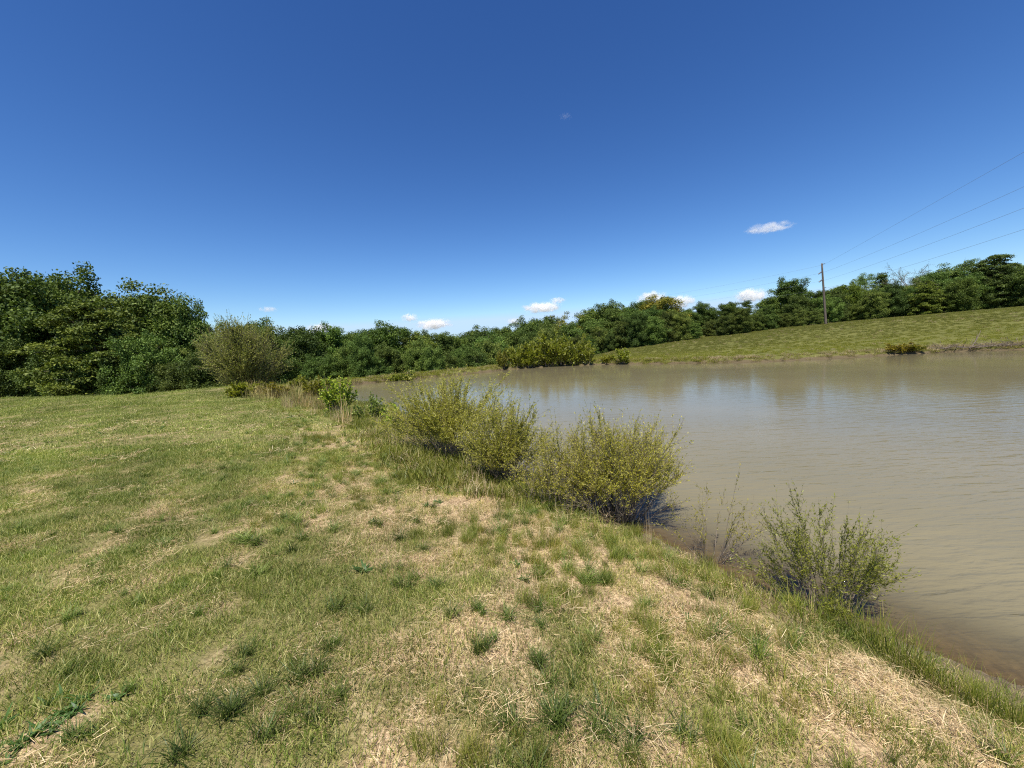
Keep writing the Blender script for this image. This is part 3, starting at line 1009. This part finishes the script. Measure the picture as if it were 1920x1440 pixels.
# lower trees in front of the tall ones, and outside the frame for the light and the reflections
def top_line(px):
    return np.interp(px, [0, 100, 200, 300, 370, 450, 560, 700, 850, 1000, 1150, 1240, 1300, 1400, 1480, 1560, 1700, 1850, 1920],
                     [490, 505, 535, 548, 580, 603, 605, 605, 620, 596, 565, 555, 575, 562, 525, 540, 515, 480, 490])
def understory(x0, x1, step, Y0, Y1, f0, f1, w0, w1, label, group, kinds=('bush', 'broad', 'broad')):
    px = x0
    i = 0
    while px < x1:
        Y = float(rng.uniform(Y0, Y1))
        base = np.interp(px, [0, 600, 1100, 1500, 1920], [735, 705, 665, 608, 570])
        tl = top_line(px)
        top = tl + (base - tl) * float(rng.uniform(f0, f1))
        g = float(rng.uniform(.8, 1.7))
        tint = (g * float(rng.uniform(.8, 1.08)), g * 1.05, g * .85)
        plant(str(rng.choice(kinds)), px, top, float(rng.uniform(w0, w1)), Y, tint, label % nth(i), group)
        i += 1
        px += step * float(rng.uniform(.75, 1.25))
M_olive = leaf_mat('olive_twig_leaf', [(0, (.15, .17, .035)), (.6, (.27, .29, .06)), (1, (.40, .38, .12))], .3, .6, None, .01)
pw = at_depth(450, 612, 33.0)
zw = ground_z(pw[0], 33.0) - .1
hw = float(pw[2] - zw)
gw = willow(78, hw * 1.0, hw * .36, hw * .36, 70, 6500, 150000, .12, .5, (0, 0), .12, .12, .75, .03, spire=0.0)
tw = empty('multi_stem_tree', (float(pw[0]), 33.0, zw))
link('trunk', mesh_from('multi_stem_trunk', gw[0][0], gw[0][1], M_twig, None, True), tw)
link('crown', mesh_from('multi_stem_crown', gw[1][0], gw[1][1], M_olive, {'bv': gw[1][2]}), tw)
tag(tw, 'grey-olive tree with fine thin foliage and many visible stems, standing behind the reeds', 'tree', GL)
understory(-30, 400, 52, 37, 42, .45, .8, 75, 120, '%s from the left of the low leafy trees at the foot of the left wood', 'low trees at the foot of the left wood')
understory(20, 400, 75, 50, 58, .12, .4, 110, 160, '%s from the left of the shaded trees inside the left wood', 'inner trees of the left wood')
understory(530, 1110, 26, 56, 64, .15, .65, 45, 70, '%s from the left of the low green trees behind the far bank', 'low trees behind the far bank')
understory(560, 1300, 34, 72, 84, .04, .28, 55, 80, '%s from the left of the middle-height trees inside the wood beyond the far bank', 'inner trees behind the far bank')
understory(1120, 1500, 26, 66, 72, .2, .7, 45, 65, '%s from the left of the low trees where the hillside begins', 'low trees behind the hillside')
understory(1500, 1960, 30, 63, 68, .15, .65, 50, 75, '%s from the left of the low dark trees along the hillside crest', 'low trees along the hilltop')
understory(1560, 1960, 40, 69, 75, .03, .3, 60, 90, '%s from the left of the shaded trees inside the hilltop wood', 'inner trees of the hilltop wood')

# ------------------------------------------------------------------ willows and shrubs on the banks
M_willow = leaf_mat('willow_leaf', [(0, (.20, .20, .025)), (.5, (.40, .385, .045)), (.85, (.52, .49, .08)), (1, (.56, .48, .16))], .46, .5, 'OBJECT', .02)
M_stem = bark_mat('willow_stem', (.10, .075, .055), (.30, .25, .19), 60)
M_shrub = leaf_mat('shrub_leaf', [(0, (.04, .075, .016)), (.5, (.08, .13, .03)), (1, (.15, .20, .06))], .35, .4, 'OBJECT', .015)
M_reed = leaf_mat('dead_reed', [(0, (.30, .21, .12)), (.5, (.50, .39, .24)), (1, (.68, .57, .39))], .15, .6, 'OBJECT', .015)
M_rush = leaf_mat('rush_blade', [(0, (.09, .12, .018)), (.6, (.18, .21, .035)), (.86, (.28, .27, .07)), (1, (.48, .40, .20))], .35, .5, 'OBJECT', .015)

def put_shrub(name, px, py, label, cat, mats, geo, rz=0.0, tint=(1, 1, 1), group=None, z=None, loc=None):
    p = on_ground(px, py) if loc is None else np.array(loc)
    zz = max(ground_z(p[0], p[1]), -.12) if z is None else z
    r = empty(name, (float(p[0]), float(p[1]), zz), rz)
    (sv, sf), (V, F, b) = geo
    link('stems', mesh_from(name + '_stems', sv, sf, mats[0], None, True), r)
    f = link('foliage', mesh_from(name + '_foliage', V, F, mats[1], {'bv': b}), r)
    f.color = (*tint, 1)
    tag(r, label, cat, group)
    return r

WM = (M_stem, M_willow)
put_shrub('willow_shrub', 840, 858, 'yellow-green willow shrub, furthest and tallest of the three big ones on the near shore', 'shrub', WM,
          willow(1, 1.50, 1.2, .8, 120, 3200, 72000, .042, .28, (0, .1), .40, zmin=.40), group='big willow shrubs on the near shore')
put_shrub('willow_shrub', 948, 905, 'smaller willow shrub between the two big ones on the near shore', 'shrub', WM,
          willow(2, 1.2, .75, .6, 90, 2200, 40000, .040, .28, (.0, .1), .36, zmin=.42), tint=(.9, .9, .85), group='big willow shrubs on the near shore')
put_shrub('willow_shrub', 1160, 976, 'wide dense willow shrub with grey stems, nearest of the three big ones', 'shrub', WM,
          willow(3, 1.24, .95, .75, 190, 4600, 62000, .032, .30, (.10, .1), .50, .28, .5, .0058, 1.0, .52), tint=(1.05, 1.02, .85), group='big willow shrubs on the near shore')
put_shrub('willow_shrub', 1060, 955, 'thin row of straggly willow stems left of the wide dense shrub', 'shrub', WM,
          willow(6, 1.10, .62, .42, 90, 1200, 15000, .036, .28, (0, 0), .38, .6, .3, .0045, zmin=.35), tint=(.95, .92, .9))
put_shrub('willow_shrub', 1335, 1052, 'sparse nearly leafless willow sapling between the big shrubs and the leafy small one', 'shrub', WM,
          willow(4, .84, .46, .35, 18, 130, 900, .036, .24, (.10, 0), .35, .22, .6, .0042), tint=(.8, .75, .75))
put_shrub('willow_shrub', 1552, 1148, 'small leafy willow bush with arching dark stems, nearest to the camera in the water', 'shrub', WM,
          willow(5, .84, .50, .36, 52, 1000, 12500, .032, .24, (-.03, .05), .30, .35, .8, .0042), tint=(.62, .68, .6))

# broadleaf shrubs further along the near shore
SM = (M_stem, M_shrub)
put_shrub('broadleaf_shrub', 636, 776, 'bright green broadleaf shrub beside the tall dry reeds', 'shrub', SM,
          willow(11, 1.22, .46, .45, 26, 420, 3600, .09, .62, (.05, 0), .30, .3, .4, .009), tint=(3.4, 2.7, 1.2))
put_shrub('broadleaf_shrub', 692, 790, 'low olive broadleaf shrub right of the tall dry reeds', 'shrub', SM,
          willow(12, .80, .60, .5, 26, 300, 2000, .07, .6, (0, 0), .25, .3, .5, .008), tint=(2.2, 1.8, 1.5))
put_shrub('broadleaf_sapling', 737, 812, 'small lime-green sapling standing alone left of the furthest big willow', 'shrub', SM,
          willow(13, .85, .24, .2, 9, 90, 800, .085, .6, (0, 0), .25, .3, .3, .006), tint=(4.2, 3.4, 1.4))

def generic_bush(seed, leafL=.16):
    return willow(seed, 1.0, .75, .65, 22, 260, 2600, leafL, .45, (0, 0), .08, .4, .5, .010)
_gb = [generic_bush(50 + i) for i in range(3)]
_gbm = [(mesh_from('bush_stems', g[0][0], g[0][1], M_stem, None, True), mesh_from('bush_foliage', g[1][0], g[1][1], M_willow, {'bv': g[1][2]})) for g in _gb]
def bush(px, py, wpx, hpx, label, tint, group=None, v=0, name='low_bush', Y=None):
    p = on_ground(px, py) if Y is None else at_depth(px, py, Y)
    D = p[1]
    zz = ground_z(p[0], p[1]) - .05
    r = empty(name, (float(p[0]), float(p[1]), zz), float(rng.uniform(0, 6)))
    link('stems', _gbm[v][0], r)
    f = link('foliage', _gbm[v][1], r)
    f.color = (tint[0] * .74, tint[1] * .76, tint[2] * .8, 1)
    w = wpx / FPX * D / 1.6
    r.scale = (w, w, hpx / FPX * D / 1.0)
    return tag(r, label, 'bush', group)

FB = 'bushes on the far bank'
WT = 'willow thicket on the far bank'
for i, (px, py, w, h) in enumerate(sorted([(990, 688, 70, 44), (1022, 686, 70, 50), (1052, 684, 60, 46), (1082, 683, 60, 48), (1100, 681, 40, 34), (1040, 682, 60, 52), (968, 689, 40, 34)])):
    bush(px, py, w, h, '%s from the left of the yellow-green willow bushes in the far-bank thicket' % nth(i), (.75, .82, .6), WT, i % 3, 'willow_bush')
bush(942, 692, 30, 34, 'small round olive bush left of the far-bank willow thicket', (.72, .72, .6), FB, 1)
bush(1168, 680, 46, 24, 'low green bush alone at the left foot of the hillside', (.75, .85, .5), FB, 2)
bush(1138, 682, 30, 14, 'tiny bush between the thicket and the hillside foot', (.8, .8, .5), FB, 0)
bush(760, 713, 52, 18, 'dark low bush hanging over the water on the left far bank', (.5, .6, .5), FB, 0)
bush(740, 714, 36, 14, 'pale low bush left of the dark bush on the far bank', (.8, .9, .6), FB, 1)
bush(1690, 662, 60, 16, 'drooping brown-green bush on the right far bank', (.8, .65, .5), FB, 2)
bush(1712, 662, 40, 14, 'darker end of the drooping growth on the right far bank', (.6, .6, .45), FB, 1)
bush(560, 727, 44, 20, 'olive bush behind the reeds at the pond corner', (.75, .8, .5), 'bushes at the pond corner', 0)
bush(452, 745, 60, 30, 'yellow-green bush at the lawn end, left of the reeds', (.8, .85, .5), 'bushes at the pond corner', 1)
bush(590, 748, 50, 40, 'reddish-green bush left of the bright broadleaf shrub', (.75, .72, .4), 'bushes at the pond corner', 2)
bush(610, 723, 36, 14, 'small bush on the bank behind the bright broadleaf shrub', (.8, .9, .6), 'bushes at the pond corner', 1)
bush(520, 745, 60, 26, 'brownish bush in the middle of the reeds', (.72, .6, .4), 'bushes at the pond corner', 0)
bush(480, 738, 50, 22, 'dull green bush behind the first reeds', (.65, .65, .4), 'bushes at the pond corner', 2)

# reed and rush clumps --------------------------------------------------
def clump_mesh(name, n, r, h0, h1, w0, w1, t0, t1, mat, segs=4, seed=0):
    rg = np.random.default_rng(seed)
    a, q = rg.uniform(0, 6.283, n), np.sqrt(rg.random(n)) * r
    b = np.stack([q * np.cos(a), q * np.sin(a), np.full(n, -.02)], -1)
    V, F, bv = blades(b, a + rg.normal(0, .8, n), rg.uniform(0, t0, n), rg.uniform(0, t1, n), rg.uniform(h0, h1, n), rg.uniform(w0, w1, n), segs, rg=rg)
    return mesh_from(name, V, F, mat, {'bv': bv})
CL = {
    'reed': [clump_mesh('reed_clump', 42, .22, .35, 1.0, .007, .015, .2, .4, M_reed, 4, s) for s in (1, 2)],
    'stubble': [clump_mesh('reed_stubble', 22, .12, .22, .48, .010, .018, .15, .2, M_reed, 2, s) for s in (3, 4)],
    'rush': [clump_mesh('rush_clump', 90, .11, .12, .36, .003, .006, .4, 1.2, M_rush, 4, s) for s in (5, 6, 7)],
    'sedge': [clump_mesh('sedge_clump', 120, .14, .10, .28, .003, .006, .6, 1.6, M_rush, 4, s) for s in (8, 9)],
    'weedreed': [clump_mesh('mixed_reeds', 130, .5, .25, .8, .008, .018, .4, .9, M_reed, 3, s) for s in (10, 11)],
}
def clump(kind, px, py, hpx, label, cat, tint=(1, 1, 1), group=None, name='reed_clump', v=0, wf=1.0, loc=None):
    p = on_ground(px, py) if loc is None else loc
    o = link(name, CL[kind][v % len(CL[kind])])
    hh = {'reed': 1.0, 'stubble': .48, 'rush': .34, 'sedge': .25, 'weedreed': .78}[kind]
    D = math.hypot(p[1], 0)
    s = (hpx / FPX * D) / hh
    o.location = (float(p[0]), float(p[1]), ground_z(p[0], p[1]))
    o.rotation_euler = (0, 0, float(rng.uniform(0, 6.28)))
    o.scale = (s * wf, s * wf, s)
    o.color = (*tint, 1)
    return tag(o, label, cat, group)

clump('reed', 648, 796, 68, 'tallest clump of dry tan reeds, in front of the bright broadleaf shrub', 'reeds', (1.5, 1.36, 1.1), v=0, wf=.8)
clump('reed', 630, 792, 44, 'dry reeds at the left foot of the tallest reed clump', 'reeds', (1.4, 1.3, 1.2), v=1, wf=.8)
clump('reed', 590, 778, 26, 'pale leaning dead grass clump at the left of the bright broadleaf shrub', 'reeds', (1.5, 1.45, 1.25), v=0, wf=1.1)
clump('stubble', 738, 836, 36, 'dry stalks under the lime-green sapling', 'reeds', (1.5, 1.45, 1.25), v=0)
clump('stubble', 768, 838, 40, 'slanting dry stalks right of the lime-green sapling', 'reeds', (1.5, 1.45, 1.25), v=1)
clump('stubble', 880, 888, 36, 'thin row of dry stalks below the furthest big willow', 'reeds', (1.0, .98, .85), v=0)
clump('stubble', 905, 900, 52, 'upright pale dry stalks left of the middle willow shrub', 'reeds', (1.15, 1.1, .95), v=1, wf=.8)
clump('reed', 1216, 1022, 80, 'bleached dead stalk clump at the foot of the wide dense shrub', 'reeds', (1.0, 1.0, .95), v=1, wf=.35)
clump('weedreed', 541, 765, 30, 'pale tan reed stand at the lawn edge in the pond corner', 'reeds', (1, .95, .85), v=0, wf=.6)
mr = [(500, 752), (520, 748), (545, 752), (565, 748), (580, 755), (600, 760), (480, 750), (610, 742), (590, 738), (535, 740), (505, 741), (470, 743), (560, 740), (620, 750), (575, 766), (605, 770), (555, 760)]
for i, (px, py) in enumerate(sorted(mr)):
    g = float(rng.uniform(.5, .9))
    clump('weedreed', px, py, 24 + 12 * rng.random(), '%s from the left of the brown-green reed clumps in the marshy pond corner' % nth(i), 'reeds', (g, g * float(rng.uniform(.8, 1.15)), g * .6), 'reed clumps in the pond corner', v=i)
GRP = 'rush clumps along the near shore'
LBL = '%s rush clump at the water edge, counted from the nearest willow to the right'
for i, (px, py, h) in enumerate(sorted([(1585, 1185, 60), (1640, 1215, 66), (1680, 1245, 78), (1705, 1262, 70), (1760, 1290, 62), (1800, 1310, 60), (1850, 1335, 62), (1885, 1345, 54), (1915, 1370, 60), (1620, 1200, 46), (1730, 1275, 50), (1830, 1320, 48)])):
    g = float(rng.uniform(.75, 1.05))
    clump('rush', px, py, h * 1.65, LBL % nth(i), 'rushes', (g * 1.35, g * 1.3, g * 1.1), GRP, 'rush_clump', v=i, wf=.8)
LB2 = '%s arching sedge clump from the left on the bank below the willows'
for i, (px, py, h) in enumerate(sorted([(1265, 1085, 50), (1350, 1110, 48), (1385, 1120, 44), (1430, 1140, 50), (1490, 1160, 56), (1520, 1170, 60), (1300, 1080, 36), (1160, 1035, 36), (1120, 1005, 44), (1060, 980, 40), (1010, 955, 36), (970, 930, 34)])):
    g = float(rng.uniform(.8, 1.15))
    clump('sedge', px, py, h * 1.2, LB2 % nth(i), 'sedge', (g * 1.25, g * 1.25, g), 'sedge clumps below the willows', 'sedge_clump', v=i)
LB3 = '%s tuft from the left of the long green grass tufts on the straw-covered bank'
for i, (px, py, h) in enumerate(sorted([(1330, 1260, 60), (1470, 1290, 62), (1380, 1180, 50), (1420, 1250, 56), (1560, 1330, 70), (1640, 1370, 60), (1210, 1180, 44), (1240, 1230, 50), (1700, 1400, 60), (1780, 1420, 54)])):
    g = float(rng.uniform(.85, 1.1))
    clump('sedge', px, py, h * 1.2, LB3 % nth(i), 'grass tuft', (g * 1.25, g * 1.25, g), 'long grass tufts on the foreground bank', 'grass_tuft', v=i, wf=.9)

# driftwood, brush and dead sticks on the far right bank -----------------
M_wood = bark_mat('weathered_wood', (.09, .07, .05), (.22, .175, .125), 30)
def sticks(seed, n, lx, h, r0=.02):
    rg = np.random.default_rng(seed)
    p0 = np.stack([rg.uniform(-lx, lx, n), rg.uniform(-.4, .4, n), rg.uniform(0, .15, n)], -1)
    d = norm(np.stack([rg.normal(0, 1, n), rg.normal(0, .4, n), np.abs(rg.normal(0, .35, n))], -1))
    L = rg.uniform(.5, 1.6, n)
    t = np.linspace(0, 1, 5)[None, :, None]
    P = p0[:, None] + d[:, None] * L[:, None, None] * t + rg.normal(0, .04, (n, 5, 3)) * t
    P[..., 2] *= h
    return tubes(P, np.linspace(1, .4, 5)[None] * r0 * rg.uniform(.5, 1.4, n)[:, None], 4)
for px, py, lb in ((1800, 658, 'tangle of grey dead branches on the right far bank, left part'), (1855, 656, 'tangle of grey dead branches on the right far bank, middle part'), (1905, 655, 'tangle of grey dead branches at the right edge of the far bank')):
    p = on_ground(px, py - 3)
    o = link('brush_pile', mesh_from('brush_pile', *sticks(px, 90, 1.6, .5), M_wood, None, True), None, (float(p[0]), float(p[1]) + .3, ground_z(p[0], p[1])))
    tag(o, lb, 'brush pile', 'brush piles on the far bank')
p = on_ground(1818, 655)
tt = np.linspace(0, 1, 7)[:, None]
st = np.array([0, 0, 0]) + np.array([1.15, .1, 1.1]) * tt + np.array([-.2, 0, .35]) * tt ** 2 * 1
sv = merge([tubes(st[None], np.linspace(.05, .012, 7)[None], 6),
            tubes((st[3] + np.array([.1, 0, .55]) * tt)[None], np.linspace(.025, .008, 7)[None], 4),
            tubes((st[1] + np.array([.8, 0, -.1]) * tt)[None], np.linspace(.03, .01, 7)[None], 4)])
o = link('dead_branch', mesh_from('dead_branch', sv[0], sv[1], M_wood, None, True), None, (float(p[0]), float(p[1]), ground_z(p[0], p[1]) - .05))
tag(o, 'bare dead branch sticking up at an angle from the right far bank', 'branch')

# ------------------------------------------------------------------ utility pole and lines
M_pole = bark_mat('pole_wood', (.075, .058, .045), (.16, .125, .095), 12)
def simple_mat(name, col, rough=.5, metal=0.0):
    q = NM(name)
    b = q.n('ShaderNodeBsdfPrincipled')
    pos = q.n('ShaderNodeTexCoord').outputs['Object']
    c = q.mix(q.noise(9, 4, .6, pos), tuple(v * .8 for v in col), tuple(min(1, v * 1.15) for v in col))
    q.l(c, b.inputs['Base Color'])
    b.inputs['Roughness'].default_value = rough
    b.inputs['Metallic'].default_value = metal
    q.l(b.outputs[0], q.out.inputs['Surface'])
    return q.m
M_ins = simple_mat('insulator_grey', (.10, .10, .11), .35)
M_wire = simple_mat('wire_aluminium', (.30, .30, .32), .45, .6)
PD = 60.0
pb = at_depth(1548.5, 609, PD)
ptp = at_depth(1541, 494, PD)
pbz = ground_z(pb[0], PD)
pole = empty('utility_pole', (float(pb[0]), PD, pbz))
hp = float(ptp[2] - pbz)
dxp = float(ptp[0] - pb[0])
tt = np.linspace(0, 1, 12)
axis = np.stack([dxp * tt, 0 * tt, hp * tt], -1)
rr = np.linspace(.17, .105, 12)
tv, tf = tubes(axis[None], rr[None], 12)
capv = np.concatenate([tv[-12:] * 1.0, [axis[-1] + np.array([0, 0, .04])]])
V = np.concatenate([tv, [axis[-1] + np.array([0, 0, .04])]])
n0 = len(tv) - 12
top = np.array([[n0 + j, n0 + (j + 1) % 12, len(tv), len(tv)] for j in range(12)])
me = bpy.data.meshes.new('pole_shaft')
me.from_pydata(V.tolist(), [], tf.tolist() + [t[:3].tolist() for t in top])
me.materials.append(M_pole)
for pl in me.polygons:
    pl.use_smooth = True
link('shaft', me, pole)
def axp(z):
    return np.array([dxp * z / hp, 0, z])
hs_ = [hp - .15, hp - 1.35, hp - 2.55, hp - 3.7]
for i in (1, 2):       # stand-off insulators on the left face
    a0 = axp(hs_[i] + .05)
    bar = np.stack([a0 + np.array([-.1, -.02, .08]) + (np.array([-.62, -.1, -.38])) * s for s in np.linspace(0, 1, 9)])
    ra = np.array([.04, .10, .06, .105, .06, .105, .06, .10, .04])
    v_, f_ = tubes(bar[None], ra[None], 8)
    link('insulator', mesh_from('insulator', v_, f_, M_ins, None, True), pole)
for i in (0, 3):
    a0 = axp(hs_[i])
    bar = np.stack([a0 + np.array([.0, -.1, 0]) + np.array([.16, -.25, .06]) * s for s in np.linspace(0, 1, 5)])
    v_, f_ = tubes(bar[None], np.array([[.03, .05, .03, .05, .03]]), 8)
    link('insulator', mesh_from('insulator', v_, f_, M_ins, None, True), pole)
tag(pole, 'weathered wooden utility pole leaning slightly left on the hillside crest', 'utility pole')
# wires run on towards a pole outside the frame (right, behind the camera) and away into the wood
PX2 = np.array([10.0, -20.0])
top_at = [285, 350, 390, 430]
names = ['topmost', 'second', 'third', 'lowest']
for i in range(4):
    A = np.array([pb[0], PD, pbz]) + axp(hs_[i]) + np.array([-.25 if i in (1, 2) else 0.1, -.15, -.1])
    tq = (1 + 0) * .0
    # point at the right frame edge lies on the line between the poles in plan
    d = ray(1920, top_at[i])
    m = d[0] / d[1]
    s = (A[0] - m * A[1]) / ((A[0] - PX2[0]) - m * (A[1] - PX2[1]))
    Yc = A[1] + (PX2[1] - A[1]) * s
    zc = CAM[2] + d[2] / d[1] * Yc
    zB = A[2] + .3
    lin = A[2] + (zB - A[2]) * s
    sag = (lin - zc) / (4 * s * (1 - s))
    ss = np.linspace(0, 1, 60)
    W = np.stack([A[0] + (PX2[0] - A[0]) * ss, A[1] + (PX2[1] - A[1]) * ss, A[2] + (zB - A[2]) * ss - 4 * sag * ss * (1 - ss)], -1)
    s2 = np.linspace(0, 1, 24)[::-1]
    B = A + np.array([-26, 46, .5])
    W2 = np.stack([A[0] + (B[0] - A[0]) * s2, A[1] + (B[1] - A[1]) * s2, A[2] + (B[2] - A[2]) * s2 - 4 * .8 * s2 * (1 - s2)], -1)
    W = np.concatenate([W2[:-1], W])
    print('wire', i, 's', s, 'Y', Yc, 'sag', sag)
    v_, f_ = tubes(W[None], np.full((1, len(W)), .0075), 5)
    o = link('power_line', mesh_from('power_line', v_, f_, M_wire, None, True))
    tag(o, '%s of the four power lines running from the pole to the upper right' % names[i], 'power line', 'power lines on the utility pole')

# ------------------------------------------------------------------ clouds
def cloud_mat(name, dens, seed):
    q = NM(name)
    tc = q.n('ShaderNodeTexCoord').outputs['Object']
    mp = q.n('ShaderNodeMapping')
    mp.inputs['Location'].default_value = (seed * 3.1, seed * 1.7, seed)
    mp.inputs['Scale'].default_value = (1.9, 1.5, .75)
    q.l(tc, mp.inputs['Vector'])
    nz = q.noise(1.9, 4, .55, mp.outputs[0])
    ln = q.n('ShaderNodeVectorMath', operation='LENGTH')
    q.l(tc, ln.inputs[0])
    fall = q.math('SUBTRACT', 1.0, ln.outputs['Value'])
    v = q.math('ADD', q.math('MULTIPLY_ADD', nz, 3.2, -1.8), q.math('MULTIPLY', fall, .9))
    v = q.math('MULTIPLY', q.math('MULTIPLY', v, q.math('MULTIPLY', fall, 3.0, clamp=True), clamp=True), dens)
    pv = q.n('ShaderNodeVolumePrincipled')
    pv.inputs['Color'].default_value = (1, 1, 1, 1)
    pv.inputs['Anisotropy'].default_value = 0.0
    q.l(v, pv.inputs['Density'])
    q.l(pv.outputs[0], q.out.inputs['Volume'])
    return q.m
import bmesh
bm = bmesh.new()
bmesh.ops.create_icosphere(bm, subdivisions=3, radius=1.0)
cme0 = bpy.data.meshes.new('cloud')
bm.to_mesh(cme0)
bm.free()
CLD = 2600.0
for i, (px, py, w, h, dn, lb) in enumerate([
        (1443, 427, 88, 15, .022, 'small flat white cloud alone high above the utility pole side'),
        (1016, 577, 78, 22, .07, 'long low white cloud above the middle of the treeline'),
        (1046, 563, 34, 13, .05, 'tiny cloud touching the upper right of the long low cloud'),
        (768, 596, 36, 18, .06, 'small round cloud above the left pond end, left of a longer one'),
        (813, 608, 74, 22, .07, 'flat white cloud just above the trees behind the left pond end'),
        (503, 580, 34, 12, .03, 'faint little cloud above the dark trees left of the pond'),
        (602, 617, 56, 26, .05, 'cloud half hidden behind the trees left of the pond'),
        (964, 602, 34, 14, .05, 'scrap of cloud peeping over the trees left of the long low cloud'),
        (1222, 560, 60, 30, .06, 'cloud half hidden behind the yellow-brown tree'),
        (1277, 566, 56, 26, .07, 'cloud right of the yellow-brown tree'),
        (1408, 554, 62, 28, .07, 'puffy cloud over the wood left of the dome-shaped tree'),
        (1060, 218, 26, 9, .004, 'barely visible wisp of cloud high in the middle of the sky')]):
    c = cme0.copy()
    c.materials.clear()
    c.materials.append(cloud_mat('cloud_vapour', dn, i + 1.0))
    o = link('cloud', c)
    p = at_depth(px, py, CLD)
    o.location = tuple(float(v) for v in p)
    sx = w / FPX * CLD / 2 * 1.1
    o.scale = (sx, sx * .8, h / FPX * CLD / 2 * 1.1)
    tag(o, lb, 'cloud', 'small white clouds over the treeline')
print('SCENE BUILT objects', len(bpy.data.objects))
